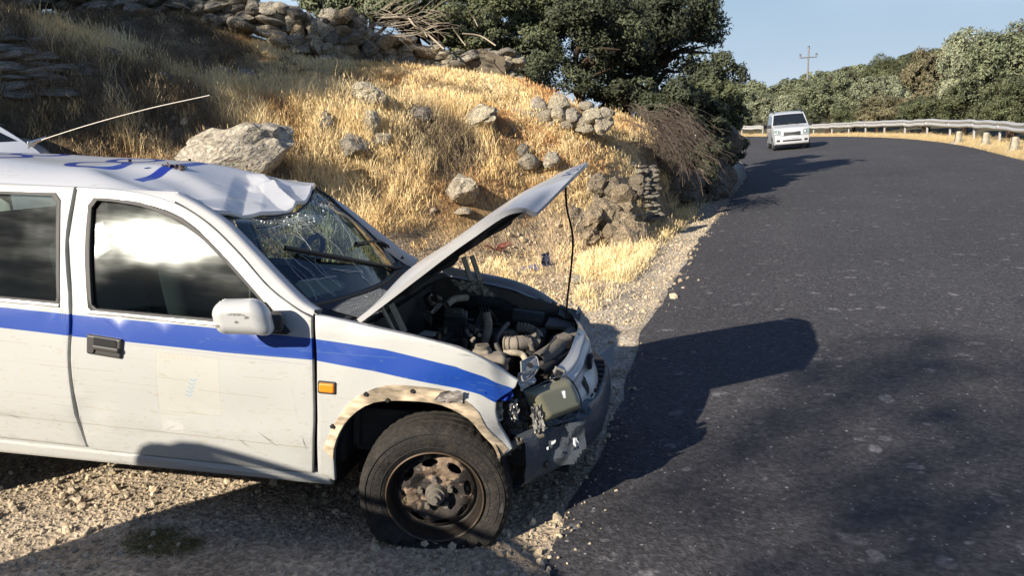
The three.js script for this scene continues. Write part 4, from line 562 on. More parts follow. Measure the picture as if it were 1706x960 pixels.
const hoodTex = paintCanvas(1024, 1024, (g, w, h) => { // x across (near to far), y along (front at the bottom)
  const r = RNG(46); g.fillStyle = '#b8babd'; g.fillRect(0, 0, w, h); g.fillStyle = '#1d3a78'; g.font = 'bold 132px sans-serif'; g.textBaseline = 'alphabetic';
  g.save(); g.translate(440, 1012); g.scale(1.0, 1.0); g.fillText('POLICE', 0, 0); g.restore(); speckle(g, w, h, 2500, r, ['#8f8a80', '#a8a294', '#6c6a66'], 0.7, 4);
  g.fillStyle = 'rgba(60,60,60,0.4)'; for (let i = 0; i < 30; i++) g.fillRect(r() * w, h - r() * 30, lerp(2, 12, r()), 2);
});
const pm = (map, o = {}) => mat(Object.assign({ map, roughness: 0.42, clearcoat: 0.55, clearcoatRoughness: 0.16 }, o));
const paintSide = pm(sideTex), paintRoof = pm(roofTex), paintHood = pm(hoodTex), paintWhite = mat({ color: lin(0.46, 0.46, 0.458), roughness: 0.4, clearcoat: 0.5, clearcoatRoughness: 0.15 });
const paintBlue = mat({ color: lin(0.015, 0.055, 0.36), roughness: 0.35, clearcoat: 0.6 });
const dirtyWhite = mat({ color: lin(0.48, 0.475, 0.46), map: dustMap, roughness: 0.6 }), innerWhite = mat({ color: lin(0.56, 0.55, 0.50), roughness: 0.6 }), cream = mat({ color: lin(0.66, 0.59, 0.46), map: dustMap, roughness: 0.7 });
const darkM = mat({ color: lin(0.012, 0.012, 0.013), roughness: 0.85 }), bayM = mat({ color: lin(0.07, 0.066, 0.062), map: dustMap, roughness: 0.85 }), dustM = mat({ color: lin(0.40, 0.36, 0.305), map: dustMap, roughness: 0.95, bumpMap: grimeBump, bumpScale: 0.001 }), dust2M = mat({ color: lin(0.24, 0.22, 0.19), map: dustMap, roughness: 0.95, bumpMap: grimeBump, bumpScale: 0.001 }), hoseM = mat({ color: lin(0.075, 0.075, 0.077), map: dustMap, roughness: 0.6 }), alloyM = mat({ color: lin(0.38, 0.36, 0.33), map: grimeMap, metalness: 0.6, roughness: 0.5 }), rustM = mat({ color: lin(0.28, 0.18, 0.12), map: grimeMap, roughness: 0.9 }), plastic = mat({ color: lin(0.075, 0.086, 0.10), roughness: 0.4, roughnessMap: dirtRough, bumpMap: grimeBump, bumpScale: 0.002 });
const trimM = mat({ color: lin(0.02, 0.02, 0.021), roughness: 0.6 });
const smear = tex(512, (u, v) => { const a = tfb(u, v * 0.3, 1, 5), b = tfb(u * 0.5, v, 2, 6); return 0.36 + 0.5 * sstep(0.36, 0.68, 0.6 * a + 0.4 * b); }), glassM = mat({ color: lin(0.60, 0.68, 0.66), transmission: 1, thickness: 0, roughness: 0.17, roughnessMap: smear, ior: 1.22 }), wsM = mat({ color: lin(0.55, 0.68, 0.68), transmission: 1, thickness: 0, roughness: 0.04, ior: 1.5 });

const tess = (m) => new TessellateModifier(m, 7);
function panel(pts, holes, { th = 0.018, bev = 0.004, max = 0.07, side = 1, off = 0, zf = zs, dent = null } = {}) {
  const turnTo = (q, cw) => { const v = q.map(V2); return THREE.ShapeUtils.isClockWise(v) === cw ? v : v.reverse(); };
  const sh = new THREE.Shape(turnTo(pts, false)); for (const h of holes || []) sh.holes.push(new THREE.Path(turnTo(h, true)));
  let g = new THREE.ExtrudeGeometry(sh, { depth: th, bevelEnabled: bev > 0, bevelThickness: bev, bevelSize: bev, bevelOffset: -bev, bevelSegments: 2, curveSegments: 6 });
  g.deleteAttribute('normal'); g = tess(max).modify(g); g.deleteAttribute('normal');
  const p = g.attributes.position, uv = g.attributes.uv;
  for (let i = 0; i < p.count; i++) { let x = p.getX(i), y = p.getY(i), z = zf(x, y) + off + p.getZ(i) - th - bev; if (dent) { const d = dent(x, y); if (typeof d === 'number') z += d; else { x += d[0]; y += d[1]; z += d[2]; } } uv.setXY(i, (p.getX(i) - PX0) / (PX1 - PX0), (p.getY(i) - PY0) / (PY1 - PY0)); p.setXYZ(i, x, y, side * z); }
  if (side < 0) for (let i = 0; i < p.count; i += 3) for (const a of [p, uv]) { const n = a.itemSize, A = a.array; for (let k = 0; k < n; k++) { const t = A[(i + 1) * n + k]; A[(i + 1) * n + k] = A[(i + 2) * n + k]; A[(i + 2) * n + k] = t; } }
  g = mergeVertices(g, 1e-5); return toCreasedNormals(g, 0.55);
}
function ringPts(c, rx, ry, n = 16) { const a = []; for (let i = 0; i < n; i++) a.push([c[0] + rx * Math.cos(i / n * 6.2832), c[1] + ry * Math.sin(i / n * 6.2832)]); return a; }
const insetPts = (pts, d) => { const cx = pts.reduce((s, p) => s + p[0], 0) / pts.length, cy = pts.reduce((s, p) => s + p[1], 0) / pts.length; return pts.map(([x, y]) => { const l = Math.hypot(x - cx, y - cy); return [x + (x - cx) / l * d, y + (y - cy) / l * d]; }); };
// outlines
const winF = [...sp([[-1.445, 1.035], [-1.49, 1.25], [-1.515, 1.445]], 8), ...sp([[-1.495, 1.478], [-1.402, 1.476], [-1.24, 1.458], [-1.104, 1.418], [-0.98, 1.352], [-0.836, 1.244], [-0.70, 1.13], [-0.585, 1.03]], 20), [-0.59, 1.008], [-0.867, 1.014], [-1.42, 1.019]];
const doorF = [[-1.502, 0.375], [-0.458, 0.375], ...sp([[-0.455, 0.40], [-0.436, 0.63], [-0.438, 0.88], [-0.452, 1.055]], 10), ...sp([[-0.50, 1.075], [-0.64, 1.155], [-0.79, 1.282], [-0.945, 1.395], [-1.085, 1.465], [-1.23, 1.505], [-1.40, 1.522], [-1.594, 1.525]], 18), ...sp([[-1.590, 1.30], [-1.525, 0.992], [-1.537, 0.793], [-1.528, 0.547], [-1.51, 0.40]], 14)];
const winR = [[-2.42, 1.05], [-1.60, 1.037], [-1.60, 1.06], [-1.672, 1.46], [-1.70, 1.488], [-2.30, 1.475], [-2.34, 1.45]];
const doorR = [[-1.517, 0.385], ...sp([[-1.543, 0.547], [-1.552, 0.793], [-1.540, 0.992], [-1.607, 1.30], [-1.610, 1.525]], 14), [-2.36, 1.515], [-2.50, 1.02], [-2.48, 0.86], ...sp([[-2.42, 0.79], [-2.30, 0.70], [-2.24, 0.56], [-2.225, 0.385]], 8)];
const archIn = sp([[-0.356, 0.352], [-0.346, 0.514], [-0.285, 0.641], [-0.182, 0.724], [-0.03, 0.748], [0.12, 0.740], [0.235, 0.682], [0.305, 0.60], [0.345, 0.535]], 26), archOut = sp([[-0.395, 0.50], [-0.342, 0.622], [-0.259, 0.735], [-0.132, 0.802], [0.019, 0.812], [0.143, 0.796], [0.241, 0.741], [0.308, 0.655], [0.372, 0.575]], 26);
const fender = [[-0.428, 0.375], ...sp([[-0.418, 0.63], [-0.420, 0.88], [-0.436, 1.066]], 8), ...sp([[-0.39, 1.064], [-0.243, 1.042], [-0.039, 1.015], [0.16, 0.982], [0.305, 0.930], [0.41, 0.872]], 14), ...sp([[0.40, 0.845], [0.369, 0.821], [0.325, 0.782], [0.334, 0.695], [0.385, 0.575]], 8), ...archIn.slice().reverse()];
const doorDent = (x, y) => 0.010 * Math.exp(-(((x + 0.9) / 0.5) ** 2 + ((y - 0.62) / 0.1) ** 2)) * -1 + 0.004 * nz(x * 4, y * 5, 1.5) - 0.006 * sstep(0.515, 0.495, y) - 0.012 * Math.exp(-(((x + 1.47) / 0.07) ** 2 + ((y - 0.56) / 0.08) ** 2));
const fendDent = (x, y) => { const k = sstep(0.12, 0.42, x); return [-0.02 * k * nz(x * 9, y * 9, 3), -0.03 * k * k + 0.02 * k * nz(x * 8, y * 8, 8), 0.006 * nz(x * 5, y * 5, 2) - 0.05 * k * k + 0.035 * k * nz(x * 11, y * 7, 5) - 0.02 * Math.exp(-(((x - 0.16) / 0.07) ** 2 + ((y - 0.80) / 0.05) ** 2))]; };
function sideSet(s) {
  const fd = mesh('front_door', panel(doorF, [winF.slice().reverse()], { side: s, dent: doorDent, max: 0.06 }), paintSide, W), rd = mesh('rear_door', panel(doorR, [winR.slice().reverse()], { side: s, dent: (x, y) => -0.006 * sstep(0.52, 0.50, y) + 0.003 * nz(x * 4, y * 5, 1.5) }), paintSide, W);
  for (const [d, w] of [[fd, winF], [rd, winR]]) {
    mesh('window_glass', panel(insetPts(w, 0.008), null, { side: s, off: -0.016, th: 0.004, bev: 0, max: 0.12 }), glassM, d);
    const wo = insetPts(w, 0.003), fr = panel(insetPts(w, 0.013), [insetPts(w, -0.010).slice().reverse()], { side: s, off: 0.0035, th: 0.012, bev: 0.0025, max: 0.08 }); mesh('window_seal', fr, trimM, d);
    mesh('belt_trim', panel(w === winF ? [[-1.45, 1.002], [-0.60, 0.992], [-0.60, 1.006], [-1.45, 1.018]] : [[-2.44, 1.032], [-1.59, 1.020], [-1.59, 1.034], [-2.44, 1.048]], null, { side: s, off: 0.010, th: 0.012, bev: 0.004 }), mat({ color: lin(0.55, 0.55, 0.54), metalness: 0.5, roughness: 0.3 }), d);
  }
  mesh('quarter_panel', panel([[-2.517, 1.02], [-2.378, 1.515], [-3.25, 1.49], [-3.36, 1.0], [-3.36, 0.45], ...sp([[-3.05, 0.40], [-3.02, 0.60], [-2.88, 0.74], [-2.65, 0.79], [-2.50, 0.77]], 10)], [[[-3.15, 1.05], [-3.08, 1.44], [-2.52, 1.46], [-2.56, 1.05]].reverse()], { side: s }), paintSide, W);
  const sill = mesh('sill', panel([[-2.22, 0.300], [-0.375, 0.322], [-0.375, 0.372], [-2.22, 0.378]], null, { side: s, th: 0.10, bev: 0.015, off: -0.004 }), paintSide, W); if (s > 0) mesh('sill_seam', panel([[-1.05, 0.352], [-0.43, 0.345], [-0.43, 0.349], [-1.05, 0.356]], null, { side: s, off: 0.001, th: 0.004, bev: 0.001 }), innerWhite, sill);
  // pillar between door frame and windscreen
  const lo = [[-0.445, 1.063], [-0.50, 1.083], [-0.64, 1.163], [-0.79, 1.290], [-0.945, 1.403], [-1.085, 1.473], [-1.16, 1.500]], up = [[-0.445, 1.085], [-0.50, 1.112], [-0.62, 1.20], [-0.75, 1.303], [-0.90, 1.415], [-1.03, 1.480], [-1.13, 1.520]];
  const L = sp(lo, 24), U = sp(up, 24);
  mesh('windscreen_pillar', grid((u, v) => { const i = Math.round(u * 24), a = [L[i][0], L[i][1], zs(...L[i]) - 0.001], b = [U[i][0], U[i][1], zs(...U[i]) - 0.012], c = [U[i][0] + 0.012, U[i][1] - 0.008, zs(...U[i]) - 0.065], d = [U[i][0] - 0.01, U[i][1] - 0.05, zs(...U[i]) - 0.075]; const q = v < 0.34 ? [a, b, v / 0.34] : v < 0.67 ? [b, c, (v - 0.34) / 0.33] : [c, d, (v - 0.67) / 0.33]; return [0, 1, 2].map((k) => lerp(q[0][k], q[1][k], q[2]) * (k === 2 ? s : 1)); }, 24, 9), paintWhite, W);
  const f = mesh('front_wing', panel(fender, null, { side: s, dent: s > 0 ? fendDent : null, max: 0.035 }), paintSide, W);
  mesh('wing_gutter', grid((u, v) => { const x = lerp(-0.43, 0.38, u), y = ipl([[-0.436, 1.066], [-0.243, 1.042], [-0.039, 1.015], [0.16, 0.982], [0.305, 0.930], [0.40, 0.872]], x), d = s > 0 ? fendDent(x, y) : [0, 0, 0]; const z = zs(x, y) + d[2] - 0.006; const q = [[0, 0], [0.03, 0.002], [0.05, -0.012], [0.055, -0.03], [0.11, -0.034]][Math.round(v * 4)]; return [x + d[0], y + d[1] - 0.002 + q[1], s * (z - q[0])]; }, 30, 4), s > 0 ? paintWhite : dirtyWhite, f);
  return f;
}
const wingFar = sideSet(-1), wing = sideSet(1);
{ // details of the near side
  const holes = [[545 + 12, 708], [613, 654], [690, 649], [649, 664], [764, 662]];
  const fl = [...archOut.map((p) => p), ...archIn.slice(2).reverse()];
  const flange = mesh('arch_flange', panel(fl, holes.map(([x, y]) => { const c = CP(x, y, 'z', 0.79); return ringPts(c, 0.008, 0.008, 8).reverse(); }).slice(0, 0), { th: 0.012, bev: 0.003, off: 0.005, dent: fendDent, max: 0.03 }), mat({ color: lin(1.35, 1.22, 1.0), map: grimeMap, roughness: 0.85, bumpMap: grimeBump, bumpScale: 0.004 }), wing);
  const hl = []; for (const [x, y] of holes) { const c = CP(x, y, 'z', 0.795); hl.push(cyl(0.009, 0.009, 0.012, [c[0], c[1], zs(c[0], c[1]) + 0.006 + (fendDent(c[0], c[1])[2])], [Math.PI / 2, 0, 0], 12)); } mesh('bolt_hole', hl, darkM, flange);
  for (const p of [[[690, 652], [720, 664], [745, 650], [752, 664]]]) { const c = p.map(([x, y]) => CP(x, y, 'z', 0.81)); }
  const ind = mesh('indicator', rbox(0.068, 0.042, 0.02, 0.012, [-0.372, 0.774, zs(-0.37, 0.774) + 0.006]), mat({ color: lin(0.75, 0.25, 0.02), roughness: 0.25, clearcoat: 0.5 }), wing); mesh('indicator_rim', rbox(0.08, 0.054, 0.014, 0.012, [-0.372, 0.774, zs(-0.37, 0.774) + 0.002]), trimM, ind);
  const door = W.children.filter((c) => c.name === 'front_door')[1];
  const hz = zs(-1.37, 0.87), h = mesh('door_handle', [rbox(0.165, 0.088, 0.022, 0.02, [-1.37, 0.868, hz + 0.004], [0, 0, -0.07]), rbox(0.125, 0.022, 0.016, 0.008, [-1.355, 0.862, hz + 0.019], [0, 0, -0.07]), cyl(0.014, 0.014, 0.02, [-1.425, 0.853, hz + 0.012], [Math.PI / 2, 0, 0])], mat({ color: lin(0.05, 0.048, 0.046), roughness: 0.5 }), door);
  mesh('handle_recess', rbox(0.11, 0.034, 0.01, 0.005, [-1.36, 0.888, hz + 0.013], [0, 0, -0.07]), darkM, h);
  mesh('mirror_base', panel([[-0.655, 1.105], [-0.535, 0.995], [-0.545, 0.985], [-0.64, 0.985], [-0.665, 1.0]], null, { off: 0.022, th: 0.025, bev: 0.005 }), trimM, door);
  const mirTex = paintCanvas(512, 384, (g, w, h) => { const r = RNG(52); g.fillStyle = '#b6b7b6'; g.fillRect(0, 0, w, h); speckle(g, w, h, 900, r, ['#8f8a80', '#9a9484'], 0.8, 5); g.fillStyle = '#6f6d66'; for (const [x, y, L, t] of [[190, 130, 150, 12], [210, 122, 90, 8], [330, 150, 30, 22], [60, 250, 40, 40], [90, 235, 30, 24], [250, 190, 26, 16]]) for (let i = 0; i < 46; i++) { g.globalAlpha = 0.2 + 0.5 * r(); g.beginPath(); g.ellipse(x + r() * L, y + (r() - 0.5) * t, 2 + 9 * r(), 1.5 + 4 * r(), (r() - 0.5), 0, 6.3); g.fill(); } g.globalAlpha = 1; });
  // mirror housing: a rounded wedge
  const mg = new RoundedBoxGeometry(0.225, 0.155, 0.13, 6, 0.055), mp = mg.attributes.position; for (let i = 0; i < mp.count; i++) { const x = mp.getX(i), k = (x + 0.1125) / 0.225; mp.setY(i, mp.getY(i) * lerp(0.82, 0.92, k) + 0.03 * Math.sin(k * 2.6) - 0.012); mp.setZ(i, mp.getZ(i) * lerp(1.0, 0.8, k)); mp.setX(i, x - 0.02 * mp.getY(i) / 0.07); } mg.computeVertexNormals();
  const mc = CP(406, 532, 'z', 0.93), mir = mesh('door_mirror', xform(mg, mc, [0.05, 0.12, -0.06]), pm(mirTex), door);
  mesh('mirror_arm', [rbox(0.075, 0.07, 0.10, 0.02, [mc[0] + 0.085, mc[1] - 0.022, mc[2] - 0.085], [0, 0.5, 0])], trimM, mir);
{ const p = mg.attributes.position, uv = mg.attributes.uv; for (let i = 0; i < p.count; i++) uv.setXY(i, (p.getX(i) - mc[0]) / 0.24 + 0.5, (p.getY(i) - mc[1]) / 0.18 + 0.5); }
}
// roof
const T_FX = [[-0.61, -1.06], [-0.55, -1.0], [-0.42, -0.955], [-0.2, -0.90], [0, -0.885], [0.25, -0.976], [0.5, -1.061], [0.61, -1.15]], T_FY = [[-0.61, 1.513], [-0.55, 1.518], [-0.42, 1.503], [-0.2, 1.455], [0, 1.412], [0.25, 1.418], [0.5, 1.445], [0.61, 1.505]];
const roofY0 = (X, z) => 1.515 + (0.115 - 0.035 * sstep(-1.6, -1.0, X)) * (1 - Math.pow(Math.abs(z) / 0.607, 4)) - 0.02 * sstep(-2.6, -3.3, X);
function roofP(u, v) {
  const z = lerp(0.607, -0.607, v), fx = ipl(T_FX, z), X = lerp(fx, -3.27, Math.pow(u, 1.25)), dx = fx - X; let y = roofY0(X, z);
  const D = ipl(T_FY, z) - roofY0(fx, z), edge = sstep(0.607, 0.54, Math.abs(z));
  y += D * Math.exp(-Math.pow(dx / 0.30, 1.6));
  const dent = (cx, cz, rx, rz, d, p = 2) => d * Math.exp(-Math.pow(Math.hypot((X - cx) / rx, (z - cz) / rz), p)) * edge;
  y += dent(-1.42, 0.30, 0.26, 0.17, -0.055, 4) + dent(-1.25, -0.05, 0.22, 0.25, -0.035, 3) + dent(-1.9, 0.15, 0.35, 0.3, -0.02, 3);
  // folds: sharp creases running back from the crushed edge
  const fold = (x0, z0, x1, z1, a, w) => { const dx1 = x1 - x0, dz1 = z1 - z0, L = Math.hypot(dx1, dz1), t = clamp(((X - x0) * dx1 + (z - z0) * dz1) / (L * L)), d = Math.hypot(X - x0 - t * dx1, z - z0 - t * dz1); return a * Math.max(0, 1 - d / w) * (1 - 0.3 * t); };
  y += 0.7 * (fold(-0.90, -0.05, -1.20, -0.32, 0.055, 0.09) + fold(-0.93, -0.38, -1.15, -0.15, 0.035, 0.06) + fold(-1.0, 0.3, -1.22, -0.2, -0.03, 0.08) + fold(-1.12, 0.50, -1.30, 0.34, 0.025, 0.06) + fold(-1.08, 0.42, -1.2, 0.5, -0.02, 0.04) + fold(-1.05, 0.1, -1.22, 0.42, 0.018, 0.07)) * edge;
  y += 0.004 * nz(X * 3, z * 3, 4) * edge;
  return [X, y, z];
}
{
  const g = grid(roofP, 190, 120, (q) => [(q[0] + 3.4) / 2.6, (q[2] + 0.65) / 1.3]); const rf = mesh('roof', toCreasedNormals(g.toNonIndexed(), 0.16), paintRoof, W);
  // rolled front lip of the roof and side rails down to the door frames
  mesh('roof_lip', grid((u, v) => { const q = roofP(0, u); return [q[0] + 0.008 * Math.sin(v * 3.14), q[1] - 0.022 * v, q[2]]; }, 60, 4), paintWhite, rf);
  for (const s of [1, -1]) mesh('roof_rail', grid((u, v) => { const X = lerp(-3.25, -1.13, u), yb = ipl([[-3.25, 1.49], [-2.378, 1.518], [-1.6, 1.528], [-1.40, 1.525], [-1.23, 1.508], [-1.12, 1.47]], X), yt = roofY0(X, 0.6) + 0.005; const y = lerp(yb - 0.012, yt, v); return [X, y, s * (lerp(zs(X, yb) - 0.006, 0.603, v) + 0.006 * Math.sin(v * 3.1))]; }, 40, 6), paintWhite, rf);
  mesh('roof_lining', grid((u, v) => { const q = roofP(lerp(0.02, 0.97, u), lerp(0.03, 0.97, v)); return [q[0], q[1] - 0.03, q[2]]; }, 50, 30), mat({ color: lin(0.18, 0.17, 0.155), roughness: 0.95 }), rf);
  for (const z of [0.22, -0.3]) mesh('roof_screw', cyl(0.008, 0.008, 0.012, [-1.62, roofY0(-1.62, z) + 0.004, z]), darkM, rf);
}
// windscreen
const wsBase = (z) => [-0.425 - 0.22 * z * z - 0.02 * Math.abs(z), 1.055 + 0.03 * z * z];
function wsP(u, v) { // u: bottom to top, v: near to far
  const s = 1 - 2 * v, zb = s * 0.70, zt = s * 0.555, b = wsBase(zb), tx = ipl(T_FX, zt) + 0.005, ty = ipl(T_FY, zt) - 0.025; const z = lerp(zb, zt, u);
  let X = lerp(b[0], tx, u), Y = lerp(b[1], ty, u); const bul = 0.045 * Math.sin(Math.PI * u) * (1 - s ** 4 * 0.9), dn = 0.03 * sstep(0.55, 1, u) * nz(v * 5, u * 4, 2.2); X += bul * 0.6 + dn; Y += bul * 0.7 + dn; return [X, Y, z];
}
const toPix = (q) => { const p = new THREE.Vector3(...q).applyMatrix4(W.matrixWorld).applyMatrix4(camera.matrixWorldInverse); return [853 + 1300 * p.x / -p.z, 480 - 1300 * p.y / -p.z]; };
function onWS(px, py) { let b = [0.5, 0.5], bd = 1e9; for (let R = 0.5, k = 0; k < 7; k++, R *= 0.35) { const c = b.slice(); for (let i = -6; i <= 6; i++) for (let j = -6; j <= 6; j++) { const u = clamp(c[0] + R * i / 6), v = clamp(c[1] + R * j / 6), q = toPix(wsP(u, v)), d = (q[0] - px) ** 2 + (q[1] - py) ** 2; if (d < bd) { bd = d; b = [u, v]; } } } return b; }
{
  const ws = mesh('windscreen', grid(wsP, 40, 60), wsM, W), r = RNG(61);
  const seal = []; for (const e of [0, 1]) seal.push(tube(Array.from({ length: 21 }, (_, i) => { const q = wsP(i / 20, e); return [q[0] + 0.004, q[1] + 0.002, q[2] + (e ? -1 : 1) * 0.004]; }), 0.011, 40)); seal.push(tube(Array.from({ length: 21 }, (_, i) => wsP(0, i / 20)), 0.014, 40), tube(Array.from({ length: 21 }, (_, i) => { const q = wsP(1, i / 20); return [q[0], q[1] - 0.004, q[2]]; }), 0.008, 60)); mesh('windscreen_seal', seal, trimM, ws);
  // black glazed band along the edges
  const band = grid((u, v) => { const q = wsP(lerp(0.0, 1, u), lerp(0.0, 0.085, v)); return [q[0] - 0.006, q[1] - 0.006, q[2]]; }, 24, 4), band2 = grid((u, v) => { const q = wsP(lerp(0, 0.08, u), v); return [q[0] - 0.006, q[1] - 0.006, q[2]]; }, 3, 30), band3 = grid((u, v) => { const q = wsP(u, lerp(0.93, 1, v)); return [q[0] - 0.006, q[1] - 0.006, q[2]]; }, 24, 3); mesh('edge_band', [band, band2, band3], darkM, ws);
  const gs = [], crack = (u, v, a, L, w) => { let pts = [], cu = u, cv = v; for (let i = 0; i < 7; i++) { if (cu < 0.02 || cu > 0.99 || cv < 0.03 || cv > 0.97) break; const q = wsP(cu, cv); pts.push([q[0] + 0.003, q[1] + 0.004, q[2]]); a += (r() - 0.5) * 0.5; cu += Math.sin(a) * L / 6; cv += Math.cos(a) * L / 6; } if (pts.length > 2) gs.push(tube(pts, w, pts.length * 2, 3)); };
  for (const [cu, cv, n] of [[0.93, 0.46, 18], [0.97, 0.72, 14], [0.95, 0.88, 10]]) for (let i = 0; i < n; i++) crack(cu, cv, lerp(-3.3, 0.2, i / n) + (r() - 0.5) * 0.2, lerp(0.15, 0.7, r() ** 1.5), lerp(0.0004, 0.0008, r()));
  for (const [x0, y0, x1, y1] of [[430, 395, 530, 500], [470, 420, 555, 495], [500, 425, 565, 480], [575, 430, 620, 480], [440, 385, 470, 415], [590, 395, 640, 440], [560, 375, 545, 400], [550, 450, 600, 455], [500, 470, 560, 462]]) { const a = onWS(x0, y0), b = onWS(x1, y1); for (let k = 0; k < 2; k++) { const pts = []; for (let i = 0; i <= 6; i++) { const q = wsP(lerp(a[0], b[0], i / 6) + (r() - 0.5) * 0.012 * (k + 1), clamp(lerp(a[1], b[1], i / 6) + (r() - 0.5) * 0.02 + k * 0.012)); pts.push([q[0] + 0.003, q[1] + 0.004, q[2]]); } gs.push(tube(pts, k ? 0.0005 : 0.0009, 14, 3)); } }
  for (let i = 0; i < 60; i++) crack(lerp(0.7, 0.97, r()), lerp(0.2, 0.95, r()), r() * 6.28, lerp(0.04, 0.14, r()), 0.0006);
  mesh('crack', gs, mat({ color: lin(0.50, 0.56, 0.57), roughness: 0.35 }), ws);
  const chips = []; for (let i = 0; i < 70; i++) { const q = wsP(lerp(0.78, 0.985, r() ** 0.6), lerp(0.25, 0.95, r())); chips.push(xform(new THREE.IcosahedronGeometry(0.0035 * lerp(0.5, 1.6, r()), 0), [q[0] + 0.002, q[1] + 0.003, q[2]])); } mesh('glass_chip', chips, mat({ color: lin(0.7, 0.75, 0.76), roughness: 0.3 }), ws).userData.kind = 'stuff';
  for (const P of [[[470, 418], [560, 434], [660, 452], [692, 468]], [[588, 411], [640, 413], [700, 428], [708, 432]]]) { const pts = P.map(([x, y]) => { const [u, v] = onWS(x, y), q = wsP(u, v); return [q[0] + 0.016, q[1] + 0.018, q[2]]; }); const wp = mesh('wiper', [tube(pts, 0.0085, 30, 6), tube([pts[2], [pts[3][0] + 0.02, pts[3][1] + 0.01, pts[3][2]]], 0.012, 8, 6)], trimM, W); mesh('wiper_blade', [tube(pts.slice(0, 3).map((p) => [p[0] - 0.008, p[1] - 0.012, p[2]]), 0.006, 24, 5)], darkM, wp); }
  // cowl: ribbed black grille between windscreen and bonnet
  const cw = mesh('cowl', grid((u, v) => { const z = lerp(0.72, -0.72, v), b = wsBase(z); return [lerp(b[0] + 0.0, -0.235, u), lerp(b[1] + 0.004, 1.015, Math.pow(u, 0.7)) - 0.01 * Math.sin(u * 3.1), z]; }, 12, 30), trimM, W);
  for (let i = 0; i < 26; i++) { const z = lerp(0.62, 0.1, i / 25), b = wsBase(z); mesh('cowl_rib', bar([b[0] + 0.035, b[1] + 0.002, z], [-0.26, 1.02, z - 0.02], 0.004, 5), plastic, cw); }
}
// interior
{
  mesh('cabin_floor', [rbox(2.75, 0.06, 1.46, 0.02, [-1.75, 0.42, 0]), rbox(0.06, 0.62, 1.44, 0.02, [-0.36, 0.72, 0])], darkM, W);
  mesh('door_lining', [rbox(1.0, 0.55, 0.03, 0.015, [-1.0, 0.70, 0.73]), rbox(1.0, 0.55, 0.03, 0.015, [-1.0, 0.70, -0.73]), rbox(0.9, 0.55, 0.03, 0.015, [-2.03, 0.70, 0.73]), rbox(0.9, 0.55, 0.03, 0.015, [-2.03, 0.70, -0.73])], mat({ color: lin(0.06, 0.06, 0.065), roughness: 0.8 }), W);
  const ds = new THREE.Shape([[-0.95, 0.72], [-0.98, 0.93], [-0.93, 0.995], [-0.80, 1.02], [-0.52, 1.035], [-0.45, 1.02], [-0.45, 0.7]].map(V2)), dg = new THREE.ExtrudeGeometry(ds, { depth: 1.36, bevelEnabled: true, bevelSize: 0.015, bevelThickness: 0.015, bevelSegments: 2 }); dg.translate(0, 0, -0.68); mesh('dashboard', dg, mat({ color: lin(0.035, 0.045, 0.05), roughness: 0.65 }), W);
  const sw = new THREE.TorusGeometry(0.185, 0.015, 10, 40), sp1 = [bar([-0.17, 0.02, 0], [0.17, 0.02, 0], 0.014), bar([0, 0, 0], [0, -0.17, 0], 0.014), cyl(0.055, 0.06, 0.05, [0, 0, 0], [Math.PI / 2, 0, 0])]; const st = merge([sw, ...sp1]); mesh('steering_wheel', xform(st, [-0.98, 1.07, -0.36], [0, Math.PI / 2, 0]).applyMatrix4(new THREE.Matrix4()), trimM, W).geometry.applyMatrix4(new THREE.Matrix4().makeTranslation(-0.98, 1.07, -0.36).multiply(new THREE.Matrix4().makeRotationZ(-0.4)).multiply(new THREE.Matrix4().makeTranslation(0.98, -1.07, 0.36)));
  const fab = mat({ color: lin(0.045, 0.048, 0.055), roughness: 0.95 });
  for (const z of [0.37, -0.37]) { const s = mesh('seat', [rbox(0.52, 0.16, 0.5, 0.06, [-1.38, 0.66, z]), rbox(0.14, 0.62, 0.48, 0.06, [-1.68, 0.98, z], [0, 0, 0.22])], fab, W); mesh('headrest', [rbox(0.1, 0.17, 0.26, 0.045, [-1.77, 1.36, z], [0, 0, 0.15]), bar([-1.75, 1.2, z - 0.07], [-1.76, 1.33, z - 0.07], 0.006), bar([-1.75, 1.2, z + 0.07], [-1.76, 1.33, z + 0.07], 0.006)], fab, s); }
  mesh('rear_seat', [rbox(0.5, 0.16, 1.3, 0.06, [-2.35, 0.68, 0]), rbox(0.15, 0.6, 1.3, 0.06, [-2.66, 1.0, 0], [0, 0, 0.2])], fab, W);
  mesh('tailgate', [rbox(0.06, 0.75, 1.42, 0.03, [-3.36, 0.78, 0]), rbox(0.05, 0.12, 1.2, 0.02, [-3.27, 1.46, 0], [0, 0, 0.2])], paintWhite, W); mesh('rear_bumper', rbox(0.14, 0.2, 1.6, 0.05, [-3.42, 0.5, 0]), plastic, W); mesh('spare_wheel', [cyl(0.33, 0.33, 0.2, [-3.52, 0.9, 0], [0, 0, Math.PI / 2], 32)], rubberM, W);
}
